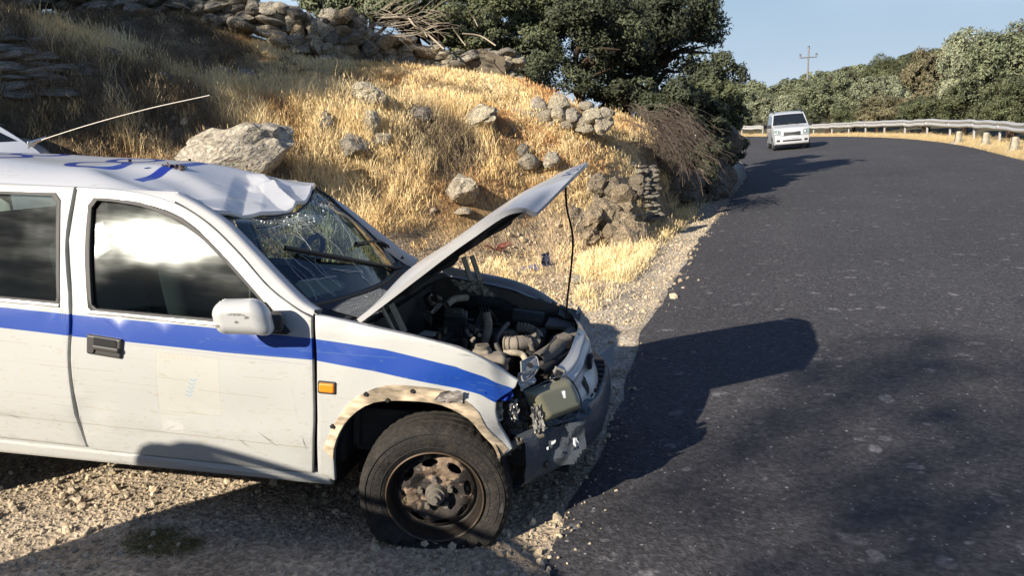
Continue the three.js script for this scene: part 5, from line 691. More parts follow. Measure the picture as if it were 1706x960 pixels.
// bonnet
{
  const nearC = sp([[-0.30, 1.035, 0.665], [-0.04, 1.25, 0.675], [0.166, 1.416, 0.67], [0.345, 1.535, 0.645], [0.435, 1.518, 0.60]], 60), farC = sp([[-0.285, 1.06, -0.665], [-0.043, 1.25, -0.675], [0.227, 1.453, -0.665], [0.43, 1.60, -0.65], [0.525, 1.683, -0.62]], 60), midC = sp([[-0.295, 1.06, 0], CP(705, 436, 'z', 0), CP(780, 386, 'z', 0), CP(862, 330, 'z', 0), CP(918, 296, 'z', 0), CP(962, 286, 'z', 0)], 60);
  const C = (c, s) => { const k = s * 60, i = Math.min(59, Math.floor(k)), f = k - i; return [0, 1, 2].map((q) => lerp(c[i][q], c[i + 1][q], f)); };
  const P = (s0, v) => { const s = s0 * (1 - 0.09 * Math.pow(Math.max(0, (v - 0.80) / 0.20), 2.2)); const a = C(nearC, s), b = C(farC, s), m = C(midC, s), w = 1 - Math.pow(Math.abs(2 * v - 1), 3.2); const q = [0, 1, 2].map((k) => lerp(a[k], b[k], v) + w * (k === 2 ? 0 : m[k] - 0.5 * (a[k] + b[k]))); const rip = 0.012 * sstep(0.55, 1, s) * nz(s * 6, v * 5, 1.1); q[0] += rip; q[1] += rip + 0.006 * nz(s * 2.5, v * 3, 6); return q; };
  const nrm = (s, v) => { const e = 0.01, a = P(Math.min(1, s + e), v), b = P(Math.max(0, s - e), v), c = P(s, Math.min(1, v + e)), d = P(s, Math.max(0, v - e)); return new THREE.Vector3(a[0] - b[0], a[1] - b[1], a[2] - b[2]).cross(new THREE.Vector3(c[0] - d[0], c[1] - d[1], c[2] - d[2])).normalize(); };
  const sgn = nrm(0.4, 0.5).y > 0 ? 1 : -1;
  const hd = mesh('bonnet', grid((u, v) => P(u, v), 60, 44, (q, u, v) => [v, 1 - u]), paintHood, W);
  const inset = (u, v, d) => { const q = P(u, v), n = nrm(u, v); return [q[0] - sgn * n.x * d, q[1] - sgn * n.y * d, q[2] - sgn * n.z * d]; };
  // folded rim all round
  const rim = [[(t) => [t, 0], 0.022], [(t) => [t, 1], 0.022], [(t) => [1, t], 0.018], [(t) => [0, t], 0.012]].map(([f, d]) => grid((t, w) => inset(...f(t), d * w), 60, 2)); mesh('bonnet_rim', rim, paintWhite, hd);
  const under = grid((u, v) => { const uu = lerp(0.02, 0.93, u), vv = lerp(0.025, 0.975, v), e = Math.min(v, 1 - v, u * 1.2, (1 - u) * 1.2) * 2; const rib = (Math.abs(((u * 3.2) % 1) - 0.5) < 0.1 || Math.abs(v - 0.5) < 0.06) ? 0.018 : 0; return inset(uu, vv, 0.018 + 0.05 * sstep(0, 0.35, e) * (1 - 0.4 * u) + rib * sstep(0.1, 0.3, e)); }, 50, 40); mesh('bonnet_underside', under, mat({ color: lin(0.022, 0.021, 0.02), map: grimeMap, roughness: 0.9 }), hd);
  mesh('bonnet_inner_frame', [grid((u, v) => inset(lerp(0.90, 0.995, u), lerp(0.02, 0.98, v), 0.014 + 0.01 * Math.sin(u * 3.1)), 6, 40)], dirtyWhite, hd);
  for (const [a, b] of [[CP(636, 512, 'z', 0.52), CP(657, 553, 'z', 0.47)], [CP(651, 506, 'z', 0.44), CP(674, 554, 'z', 0.42)], [CP(772, 428, 'z', -0.54), CP(786, 470, 'z', -0.56)], [CP(786, 426, 'z', -0.58), CP(800, 468, 'z', -0.60)]]) { const m = [0, 1, 2].map((k) => (a[k] + b[k]) / 2), d = [0, 1, 2].map((k) => b[k] - a[k]), L = Math.hypot(...d); const g = rbox(0.03, L, 0.012, 0.004); g.applyQuaternion(new THREE.Quaternion().setFromUnitVectors(new THREE.Vector3(0, 1, 0), V3(d).normalize())); g.translate(...m); mesh('hinge_arm', g, cream, hd); }
  mesh('prop_rod', tube([CP(942, 310, 'z', -0.1), CP(944, 345, 'z', -0.1), CP(954, 395, 'z', -0.1), CP(951, 450, 'z', -0.1), CP(946, 490, 'z', -0.1), CP(943, 528, 'z', -0.1)], 0.0058, 40, 6), darkM, W);
}
// ------------------------------------------------------------------ engine bay and smashed front
function crumple(P4, nu, nv, amp, f, seed) { const [a, b, c, d] = P4.map(V3); const n = b.clone().sub(a).cross(d.clone().sub(a)).normalize(); return toCreasedNormals(grid((u, v) => { const p = a.clone().lerp(b, u).lerp(d.clone().lerp(c, u), v); const k = 1 - 2 * Math.abs((((u * f + v * f * 0.6 + 0.4 * nz(u * 3, v * 3, seed)) % 1) + 1) % 1 - 0.5); p.addScaledVector(n, amp * (k - 0.5 + 1.3 * nz(u * f, v * f, seed + 3))); p.x += amp * 0.5 * nz(u * 5, v * 5, seed + 8); p.y += amp * 0.5 * nz(u * 5, v * 5, seed + 5); return p.toArray(); }, nu, nv).toNonIndexed(), 0.5); }
{
  const bay = mesh('engine_bay', [rbox(0.03, 0.55, 1.3, 0.01, [-0.31, 0.74, 0]), rbox(0.86, 0.03, 1.2, 0.01, [0.1, 0.44, 0]), rbox(0.80, 0.18, 0.02, 0.008, [0.04, 0.54, 0.60]), rbox(0.80, 0.40, 0.02, 0.008, [0.06, 0.66, -0.57])], bayM, W);
  mesh('bay_flange', [tube([[-0.30, 1.015, 0.5], [-0.27, 1.035, 0.1], [-0.26, 1.035, -0.3], [-0.24, 1.02, -0.6]], 0.018, 24)], bayM, bay);
  mesh('far_inner_wing', grid((u, v) => { const x = lerp(-0.3, 0.56, u), yt = ipl([[-0.3, 1.04], [-0.04, 1.01], [0.2, 0.965], [0.45, 0.905], [0.6, 0.86]], x) - 0.02; return [x, yt - v * 0.4, -0.60 + 0.02 * v * Math.sin(u * 9)]; }, 24, 8), dust2M, bay);
  const Q = (x, y, h) => CP(x, y, 'y', h);
  const eng = mesh('engine', [rbox(0.46, 0.24, 0.40, 0.03, [0.05, 0.62, -0.05]), rbox(0.40, 0.10, 0.22, 0.03, [0.05, 0.77, -0.16])], bayM, W);
  mesh('relay_box', [rbox(0.13, 0.13, 0.16, 0.015, Q(758, 541, 0.84), [0, 0.2, 0]), rbox(0.10, 0.03, 0.13, 0.01, Q(756, 522, 0.92), [0, 0.2, 0])], hoseM, eng);
  mesh('rocker_cover', [rbox(0.36, 0.05, 0.13, 0.02, Q(822, 512, 0.84), [0, -0.1, 0]), ...[-0.1, 0.02, 0.14].map((x) => rbox(0.03, 0.02, 0.14, 0.008, [Q(822, 512, 0.84)[0] + x, 0.872, Q(822, 512, 0.84)[2]]))], hoseM, eng);
  mesh('intake_pipe', tube([Q(777, 506, 0.88), Q(800, 504, 0.89), Q(828, 506, 0.88), Q(848, 514, 0.85)], 0.038, 30, 14), darkM, eng);
  mesh('cream_pipe', tube([Q(744, 508, 0.91), Q(756, 499, 0.93), Q(778, 496, 0.93)], 0.020, 20, 12), cream, eng);
  mesh('throttle_body', [cyl(0.028, 0.032, 0.06, Q(716, 500, 0.94), [0.3, 0, 0.5]), cyl(0.018, 0.02, 0.06, Q(728, 498, 0.95), [1.2, 0, 0.2]), rbox(0.05, 0.03, 0.04, 0.01, Q(722, 503, 0.93), [0, 0.4, 0])], alloyM, eng);
  mesh('heat_shield', crumple([Q(704, 527, 0.87), Q(718, 543, 0.86), Q(722, 518, 0.91), Q(708, 518, 0.90)], 8, 8, 0.008, 1.6, 4), cream, eng);
  mesh('heat_shield_strip', crumple([Q(717, 520, 0.91), Q(723, 524, 0.90), Q(738, 506, 0.93), Q(733, 503, 0.93)], 8, 4, 0.005, 1.4, 8), cream, eng);
  mesh('vertical_hose', tube([CP(810, 522, 'z', 0.06), CP(813, 540, 'z', 0.08), CP(811, 556, 'z', 0.09), CP(807, 571, 'z', 0.10)], 0.022, 20, 12), dustM, eng);
  mesh('fan_shroud', [cyl(0.17, 0.17, 0.05, [0.34, 0.68, -0.02], [0, 0, Math.PI / 2], 40), rbox(0.05, 0.34, 0.52, 0.02, [0.38, 0.66, -0.04])], darkM, eng);
  const cab = []; const r = RNG(71); for (let i = 0; i < 8; i++) { const a = Q(770 + r() * 8, 562 + r() * 8, 0.83), b = Q(776 + r() * 14, 542 + r() * 5, 0.90), c = Q(792 + r() * 8, 548 + r() * 8, 0.87); cab.push(tube([a, [lerp(a[0], b[0], 0.5) - 0.02, b[1] + 0.005, lerp(a[2], b[2], 0.5)], b, c], 0.0042, 20, 6)); } mesh('wire_loom', cab, hoseM, eng);
  mesh('cable_tie_end', [0, 1, 2, 3, 4].map((i) => cyl(0.008, 0.01, 0.022, Q(778 + i * 5, 552 + (i % 3) * 7, 0.88), [i, 0.4, 0.5], 10)), dustM, eng);
  mesh('coil_pack', [rbox(0.06, 0.07, 0.05, 0.01, Q(780, 577, 0.81)), cyl(0.015, 0.015, 0.05, Q(774, 574, 0.84)), cyl(0.015, 0.015, 0.05, Q(787, 573, 0.84))], bayM, eng);
  for (let i = 0; i < 14; i++) { const x0 = lerp(690, 870, r()), y0 = lerp(505, 560, r()); mesh('small_hose', tube([Q(x0, y0, 0.80 + 0.05 * r()), Q(x0 + 16 + 16 * r(), y0 - 6 + 16 * r(), 0.85), Q(x0 + 44 * r(), y0 + 22 * r(), 0.78)], lerp(0.005, 0.010, r()), 16, 7), r() < 0.4 ? dust2M : hoseM, eng); }
  const bp = Q(714, 556, 0.87), bt = mesh('battery', rbox(0.17, 0.16, 0.20, 0.012, [bp[0] + 0.01, 0.785, bp[2]], [0, -0.1, 0]), darkM, W); mesh('battery_label', rbox(0.075, 0.006, 0.085, 0.002, [bp[0], 0.869, bp[2]], [0, -0.1, 0]), mat({ color: lin(0.42, 0.41, 0.39), roughness: 0.6 }), bt); mesh('terminal', [cyl(0.012, 0.014, 0.03, [bp[0] + 0.065, 0.878, bp[2] + 0.06]), cyl(0.012, 0.014, 0.03, [bp[0] + 0.065, 0.878, bp[2] - 0.06])], alloyM, bt);
  const rp = Q(812, 586, 0.85), rs = mesh('coolant_tank', [rbox(0.15, 0.12, 0.12, 0.03, [rp[0] + 0.015, 0.788, rp[2] + 0.01], [0, 0.25, 0]), rbox(0.08, 0.03, 0.08, 0.014, [rp[0] - 0.025, 0.848, rp[2]])], dustM, W); mesh('tank_cap', [cyl(0.033, 0.035, 0.018, [rp[0] - 0.025, 0.87, rp[2]]), rbox(0.06, 0.01, 0.012, 0.004, [rp[0] - 0.025, 0.882, rp[2]], [0, 0.6, 0])], dust2M, rs);
  mesh('air_filter_box', [rbox(0.12, 0.12, 0.16, 0.03, Q(892, 512, 0.84)), cyl(0.05, 0.05, 0.17, Q(880, 532, 0.83), [0.15, 0, 1.5]), cyl(0.054, 0.054, 0.02, Q(866, 531, 0.83), [0.15, 0, 1.5])], hoseM, W);
  const ducts = mesh('air_duct', [tube([Q(840, 573, 0.85), Q(858, 573, 0.855), Q(880, 572, 0.85)], 0.034, 20, 16), tube([Q(862, 546, 0.88), Q(880, 548, 0.88), Q(894, 556, 0.86), Q(898, 566, 0.84)], 0.024, 20, 14), tube([Q(836, 562, 0.83), Q(848, 558, 0.84), Q(862, 562, 0.83)], 0.022, 16, 12)], dustM, W); mesh('duct_clamp', [0, 1, 2].map((i) => xform(new THREE.TorusGeometry(i === 2 ? 0.026 : 0.036, 0.005, 8, 24), i === 2 ? Q(893, 556, 0.86) : Q(876 + i * 5, 572, 0.85), [0, 1.4, 0])), bayM, ducts);
  mesh('hose_joint', [cyl(0.03, 0.03, 0.05, Q(889, 572, 0.84), [0.2, 0, 1.2]), cyl(0.016, 0.016, 0.06, Q(892, 562, 0.86), [0.9, 0, 0.3]), cyl(0.012, 0.012, 0.05, Q(886, 580, 0.84), [0.2, 0, 0.3])], dust2M, ducts);
  const ribs = (pts, r0, n) => { const c = new THREE.CatmullRomCurve3(pts.map(V3), false, 'centripetal'), a = []; for (let i = 0; i < n; i++) { const t = (i + 0.5) / n, p = c.getPointAt(t), d = c.getTangentAt(t), g = new THREE.TorusGeometry(r0, 0.0035, 6, 20); g.applyQuaternion(new THREE.Quaternion().setFromUnitVectors(new THREE.Vector3(0, 0, 1), d)); g.translate(p.x, p.y, p.z); a.push(g); } return a; };
  mesh('hose_rib', [...ribs([Q(840, 573, 0.85), Q(858, 573, 0.855), Q(872, 572, 0.85)], 0.035, 5), ...ribs([Q(862, 546, 0.88), Q(880, 548, 0.88), Q(894, 556, 0.86)], 0.025, 7)], dust2M, ducts);
  mesh('spark_cable', [0, 1, 2, 3].map((i) => tube([Q(795 + i * 6, 508, 0.87), Q(800 + i * 4, 522 + i * 3, 0.90), Q(790 + i * 2, 545, 0.88), Q(782, 560 + i * 2, 0.85)], 0.0045, 24, 6)), darkM, eng);
  mesh('coolant_hose', tube([Q(846, 540, 0.84), Q(836, 552, 0.86), Q(826, 572, 0.84), Q(834, 588, 0.80)], 0.014, 24, 10), hoseM, eng); mesh('coolant_hose', tube([Q(735, 560, 0.80), Q(752, 568, 0.83), Q(772, 566, 0.82)], 0.011, 20, 8), hoseM, eng);
  mesh('metal_bracket', [rbox(0.07, 0.006, 0.02, 0.002, Q(760, 520, 0.935), [0, 0.5, 0]), rbox(0.05, 0.006, 0.016, 0.002, Q(846, 556, 0.88), [0, 0.9, 0]), rbox(0.006, 0.05, 0.02, 0.002, Q(796, 560, 0.86), [0, 0.4, 0]), cyl(0.007, 0.007, 0.012, Q(756, 519, 0.94), [0, 0, 0], 6), cyl(0.007, 0.007, 0.012, Q(848, 555, 0.887), [0, 0, 0], 6)], alloyM, eng);
  mesh('lower_pipe', tube([Q(838, 588, 0.83), Q(858, 588, 0.83), Q(870, 591, 0.82), Q(876, 600, 0.80)], 0.015, 16, 10), cream, ducts);
  mesh('radiator', [rbox(0.05, 0.30, 0.60, 0.012, [0.45, 0.64, -0.08])], bayM, W);
  mesh('duct_panel', [tube([Q(893, 604, 0.80), Q(912, 592, 0.81), Q(930, 578, 0.82), Q(952, 558, 0.83)], 0.042, 24, 12), rbox(0.09, 0.05, 0.07, 0.02, Q(938, 566, 0.845), [0.1, 0.9, 0.1]), rbox(0.06, 0.03, 0.05, 0.01, Q(955, 560, 0.85), [0.1, 1.0, 0.1])], dust2M, W);
  mesh('duct_mouth', tube([Q(899, 622, 0.77), Q(918, 608, 0.78), Q(945, 590, 0.79)], 0.026, 20, 10), darkM, W);
  mesh('far_slam_panel', [crumple([Q(932, 508, 0.885), Q(968, 520, 0.875), Q(966, 536, 0.85), Q(930, 526, 0.86)], 10, 8, 0.008, 1.5, 3), rbox(0.16, 0.02, 0.2, 0.006, Q(935, 540, 0.83))], dust2M, W);
  mesh('slam_rod', bar(CP(903, 592, 'y', 0.84), CP(930, 558, 'y', 0.86), 0.008), hoseM, W);
  mesh('far_strut_top', [crumple([CP(752, 468, 'z', -0.5), CP(806, 468, 'z', -0.5), CP(800, 492, 'z', -0.45), CP(760, 480, 'z', -0.45)], 14, 10, 0.02, 3, 9), crumple([CP(800, 470, 'z', -0.45), CP(820, 488, 'z', -0.45), CP(828, 494, 'z', -0.42), CP(806, 494, 'z', -0.42)], 10, 10, 0.014, 2, 12)], cream, W);
  // bright far cowl end seen below the bonnet
  mesh('far_cowl_corner', crumple([CP(734, 440, 'z', -0.62), CP(790, 455, 'z', -0.62), CP(782, 466, 'z', -0.58), CP(738, 456, 'z', -0.58)], 10, 6, 0.006, 1.5, 3), innerWhite, W);
  // front panel with emblem
  const fpX = (z, t) => 0.695 - 0.42 * (z + 0.05) ** 2 - 0.10 * t * t - 0.02 * t;
  const fp = (u, v) => { const z = lerp(0.36, -0.64, u), t = v; const yt = lerp(0.79, 0.885, sstep(0, 0.55, u)), yb = lerp(0.585, 0.60, u); let X = fpX(z, t); const rb = 0.016 * (Math.exp(-(((t - 0.72) / 0.05) ** 2)) + Math.exp(-(((t - 0.88) / 0.04) ** 2))); X += rb + 0.01 * nz(u * 5, v * 4, 2); X -= 0.05 * Math.exp(-(((u - 0.33) / 0.10) ** 2 + ((v - 0.42) / 0.18) ** 2)); return [X, lerp(yb, yt, t), z]; };
  const f = mesh('front_panel', grid(fp, 44, 30), paintWhite, W);
  { const e = CP(991, 621, 'x', 0.675), q = fp(0.40, 0.55); const g = new THREE.TorusGeometry(0.048, 0.009, 8, 30); g.scale(1, 0.72, 1); const em = mesh('emblem', [xform(new THREE.CylinderGeometry(0.046, 0.046, 0.012, 28), [0, 0, 0], [Math.PI / 2, 0, 0], [1, 1, 1]).scale(1, 0.72, 1), g], trimM, f); mesh('emblem_mark', [bar([-0.022, -0.012, 0.008], [-0.022, 0.012, 0.008], 0.003), bar([-0.022, 0, 0.008], [-0.01, 0.012, 0.008], 0.003), bar([-0.022, 0, 0.008], [-0.01, -0.012, 0.008], 0.003), bar([0.004, -0.012, 0.008], [0.012, 0.012, 0.008], 0.003), bar([0.02, -0.012, 0.008], [0.012, 0.012, 0.008], 0.003)], chromeM, em); em.position.set(...fp(0.42, 0.50)); em.position.x += 0.012; em.rotation.set(0, Math.PI / 2 - 0.0, 0); }
  mesh('grille_opening', grid((u, v) => { const q = fp(0.16 + 0.16 * u, 0.22 + (0.30 - 0.2 * u) * v + 0.1 * u); return [q[0] + 0.004, q[1], q[2]]; }, 8, 6), darkM, f);
  { const lb = mesh('lamp_bracket', rbox(0.05, 0.075, 0.014, 0.004, CP(928, 626, 'z', 0.42), [0, 0.3, -0.4]), mat({ color: lin(0.34, 0.34, 0.33), map: dustMap, roughness: 0.6 }), f), c = CP(928, 625, 'z', 0.43); mesh('bracket_slot', rbox(0.024, 0.045, 0.012, 0.003, c, [0, 0.3, -0.4]), darkM, lb); }
  // far corner trim
  mesh('far_corner', crumple([CP(962, 510, 'z', -0.55), CP(978, 530, 'z', -0.6), CP(990, 560, 'z', -0.6), CP(955, 545, 'z', -0.45)], 10, 10, 0.008, 2, 6), dirtyWhite, W);
  // bumper: dark step with slots
  const bx = sp([[0.44, 0.70], [0.515, 0.575], [0.63, 0.38], [0.715, 0.10], [0.745, -0.20], [0.735, -0.50], [0.64, -0.80]], 60); // x, z
  const prof = [[-0.16, 0.585], [-0.15, 0.607], [-0.08, 0.612], [-0.015, 0.606], [0.0, 0.585], [0.012, 0.50], [0.004, 0.42], [-0.02, 0.385], [-0.08, 0.375]];
  const bumper = mesh('bumper', toCreasedNormals(grid((u, v) => { const k = Math.round(u * 60), p = bx[k], a = bx[Math.max(0, k - 1)], b = bx[Math.min(60, k + 1)], L = Math.hypot(b[0] - a[0], b[1] - a[1]), n = [-(b[1] - a[1]) / L, (b[0] - a[0]) / L], q = prof[Math.round(v * 8)]; const d = 0.012 * nz(u * 7, v * 3, 5) * (1 - u); return [p[0] + n[0] * (q[0] + d), q[1] + 0.012 * nz(u * 6, 1.5, 2) - 0.012 * (1 - u), p[1] + n[1] * (q[0] + d)]; }, 60, 8).toNonIndexed(), 0.7), plastic, W);
  for (let i = 0; i < 11; i++) { const k = 20 + i * 3, p = bx[k], a = bx[k - 1], b = bx[k + 1], an = Math.atan2(b[0] - a[0], b[1] - a[1]); mesh('bumper_slot', rbox(0.055, 0.012, 0.045, 0.004, [p[0] + 0.055 * (b[1] - a[1]) / Math.hypot(b[0] - a[0], b[1] - a[1]), 0.613, p[1] - 0.055 * (b[0] - a[0]) / Math.hypot(b[0] - a[0], b[1] - a[1])], [0, an, 0]), darkM, bumper); }
  mesh('broken_bumper_end', [crumple([CP(893, 718, 'z', 0.60), CP(975, 700, 'z', 0.47), CP(975, 768, 'z', 0.47), CP(893, 787, 'z', 0.60)], 20, 12, 0.014, 2.2, 3)], plastic, bumper);
  mesh('crumpled_beam', [crumple([CP(905, 690, 'z', 0.58), CP(990, 662, 'z', 0.35), CP(975, 706, 'z', 0.42), CP(905, 722, 'z', 0.58)], 26, 12, 0.02, 3, 7)], mat({ color: lin(0.09, 0.115, 0.13), roughness: 0.35, metalness: 0.4 }), bumper);
  const flk = mat({ color: lin(0.7, 0.72, 0.74), roughness: 0.4 }); mesh('torn_plastic', [crumple([CP(952, 728, 'z', 0.50), CP(960, 730, 'z', 0.49), CP(974, 752, 'z', 0.47), CP(960, 752, 'z', 0.50)], 8, 6, 0.01, 2, 4), crumple([CP(918, 736, 'z', 0.62), CP(926, 733, 'z', 0.62), CP(925, 738, 'z', 0.62), CP(919, 741, 'z', 0.62)], 4, 4, 0.006, 2, 9), crumple([CP(910, 746, 'z', 0.62), CP(914, 744, 'z', 0.62), CP(914, 749, 'z', 0.62), CP(911, 750, 'z', 0.62)], 4, 4, 0.004, 2, 2)], flk, bumper);
  // far end guard flap
  mesh('bumper_flap', crumple([CP(1000, 592, 'z', -0.72), CP(1022, 572, 'z', -0.80), CP(1024, 610, 'z', -0.80), CP(1012, 612, 'z', -0.74)], 6, 6, 0.004, 1, 3), mat({ color: lin(0.22, 0.25, 0.28), roughness: 0.5 }), bumper);
  // headlamp pushed out of its seat: box with a bowed yellowed lens
  const hA = [CP(872, 652, 'z', 0.62), CP(946, 629, 'z', 0.44), CP(968, 681, 'z', 0.44), CP(902, 706, 'z', 0.60)].map(V3);
  const hl = (u, v, d) => { const p = hA[0].clone().lerp(hA[1], u).lerp(hA[3].clone().lerp(hA[2], u), v); const nn = hA[1].clone().sub(hA[0]).cross(hA[3].clone().sub(hA[0])).normalize().multiplyScalar(-1); const e = Math.min(1, Math.min(u, 1 - u) * 7) * Math.min(1, Math.min(v, 1 - v) * 6); p.addScaledVector(nn, d * Math.sqrt(e) ); return p.toArray(); };
  const lamp = mesh('headlight', grid((u, v) => hl(u, v, 0.045), 26, 20), mat({ color: lin(0.215, 0.205, 0.135), roughness: 0.32, roughnessMap: dirtRough, clearcoat: 0.3, clearcoatRoughness: 0.3 }), W);
  mesh('lamp_housing', [grid((u, v) => hl(u, v, -0.10), 20, 14), tube([hA[0].toArray(), hA[1].toArray(), hA[2].toArray(), hA[3].toArray(), hA[0].toArray()].map((p) => p), 0.004, 60, 6)], plastic, lamp);
  mesh('lamp_chip', crumple([CP(935, 652, 'z', 0.57), CP(941, 651, 'z', 0.57), CP(943, 663, 'z', 0.57), CP(939, 664, 'z', 0.57)], 3, 4, 0.003, 1, 2), flk, lamp);
  mesh('dented_arch_lip', crumple([CP(722, 668, 'z', 0.822), CP(738, 650, 'z', 0.825), CP(772, 652, 'z', 0.815), CP(770, 672, 'z', 0.812)], 14, 10, 0.010, 1.7, 17), mat({ color: lin(0.20, 0.18, 0.165), roughness: 0.45 }), wing);
  // crumpled wing tip, inner brackets and torn pieces
  mesh('crumpled_tip', [crumple([CP(862, 622, 'z', 0.68), CP(886, 616, 'z', 0.60), CP(894, 636, 'z', 0.58), CP(868, 652, 'z', 0.66)], 14, 12, 0.010, 1.4, 13)], mat({ color: lin(0.42, 0.43, 0.45), roughness: 0.3, metalness: 0.3 }), wing);
  mesh('torn_blue_skin', [crumple([CP(800, 640, 'z', 0.765), CP(858, 632, 'z', 0.71), CP(850, 668, 'z', 0.72), CP(815, 664, 'z', 0.755)], 22, 16, 0.024, 3.4, 21)], paintBlue, wing);
  { const A = CP(868, 603, 'y', 0.875), B = CP(892, 594, 'y', 0.865), C2 = CP(897, 612, 'y', 0.84), D = CP(872, 636, 'y', 0.835); const sb = mesh('slam_bracket', [crumple([A, B, C2, D], 10, 12, 0.0025, 0.9, 31), tube([A, B, C2, D, A], 0.004, 40, 5)], mat({ color: lin(0.50, 0.51, 0.52), map: dustMap, roughness: 0.5 }), W); const h = [0, 1, 2].map((k) => (A[k] + B[k] + C2[k] + D[k]) / 4); mesh('bracket_hole', cyl(0.013, 0.013, 0.012, [h[0], h[1] + 0.004, h[2]], [0.5, 0, -0.3], 20), darkM, sb); }
  mesh('lamp_recess', [crumple([CP(835, 665, 'z', 0.68), CP(880, 640, 'z', 0.58), CP(905, 705, 'z', 0.56), CP(842, 728, 'z', 0.68)], 24, 18, 0.03, 3, 41)], mat({ color: lin(0.16, 0.16, 0.16), map: grimeMap, roughness: 0.45, metalness: 0.3 }), W);
  mesh('torn_foil', [crumple([CP(884, 680, 'z', 0.64), CP(900, 672, 'z', 0.62), CP(908, 716, 'z', 0.62), CP(890, 722, 'z', 0.64)], 10, 14, 0.02, 3, 51), crumple([CP(846, 672, 'z', 0.70), CP(862, 664, 'z', 0.68), CP(864, 700, 'z', 0.66), CP(850, 704, 'z', 0.68)], 10, 12, 0.018, 3, 55), crumple([CP(826, 672, 'z', 0.72), CP(838, 668, 'z', 0.71), CP(838, 700, 'z', 0.7), CP(828, 704, 'z', 0.72)], 6, 10, 0.012, 3, 58)], mat({ color: lin(0.36, 0.35, 0.33), roughness: 0.4, metalness: 0.5 }), W);
  mesh('torn_bracket', [tube([CP(832, 758, 'z', 0.70), CP(855, 742, 'z', 0.68), CP(880, 730, 'z', 0.62), CP(905, 722, 'z', 0.60)], 0.020, 20, 7), crumple([CP(830, 742, 'z', 0.71), CP(850, 736, 'z', 0.70), CP(852, 758, 'z', 0.7), CP(834, 762, 'z', 0.71)], 6, 6, 0.014, 2, 3), crumple([CP(856, 728, 'z', 0.68), CP(870, 726, 'z', 0.66), CP(868, 748, 'z', 0.66), CP(858, 748, 'z', 0.68)], 6, 6, 0.012, 2, 6), tube([CP(893, 712, 'z', 0.62), CP(893, 750, 'z', 0.62), CP(891, 788, 'z', 0.62)], 0.004, 8, 6)], dust2M, W);
  mesh('loose_harness', [tube([CP(832, 758, 'z', 0.74), CP(831, 780, 'z', 0.74), CP(836, 805, 'z', 0.74), CP(836, 828, 'z', 0.74)], 0.011, 20, 8), rbox(0.035, 0.075, 0.03, 0.008, CP(834, 840, 'z', 0.74), [0, 0, 0.05]), rbox(0.028, 0.04, 0.028, 0.008, CP(832, 792, 'z', 0.74), [0, 0, 0.1]), tube([CP(848, 822, 'y', 0.16), CP(862, 818, 'y', 0.17), CP(872, 814, 'y', 0.17)], 0.007, 10, 6)], mat({ color: lin(0.07, 0.065, 0.06), map: dustMap, roughness: 0.8 }), W);
  mesh('under_tray', [rbox(0.5, 0.02, 1.1, 0.008, [0.36, 0.36, -0.1]), rbox(0.06, 0.14, 1.0, 0.02, [0.45, 0.48, 0.0])], darkM, W);
  // inner wheel arch
  mesh('wheel_arch_liner', [grid((u, v) => { const a = lerp(-0.35, Math.PI + 0.25, u); return [0.0 + 0.375 * Math.cos(a), 0.40 + 0.37 * Math.sin(a), lerp(0.765 - (u < 0.12 || u > 0.9 ? 0.02 : 0), 0.34, v)]; }, 30, 8), rbox(0.8, 0.42, 0.02, 0.005, [0.0, 0.42, 0.36])], darkM, W);
}
const mudMap = tex(512, (u, v) => { const n = tfb(u, v, 0, 5), g = tfb(v, u, 3, 6), t = sstep(0.47, 0.57, n + 0.15 * (g - 0.5)); return [lerp(0.15, 0.50, t) * (0.7 + 0.6 * g), lerp(0.13, 0.43, t) * (0.7 + 0.6 * g), lerp(0.12, 0.36, t) * (0.7 + 0.6 * g)]; }, { srgb: true });
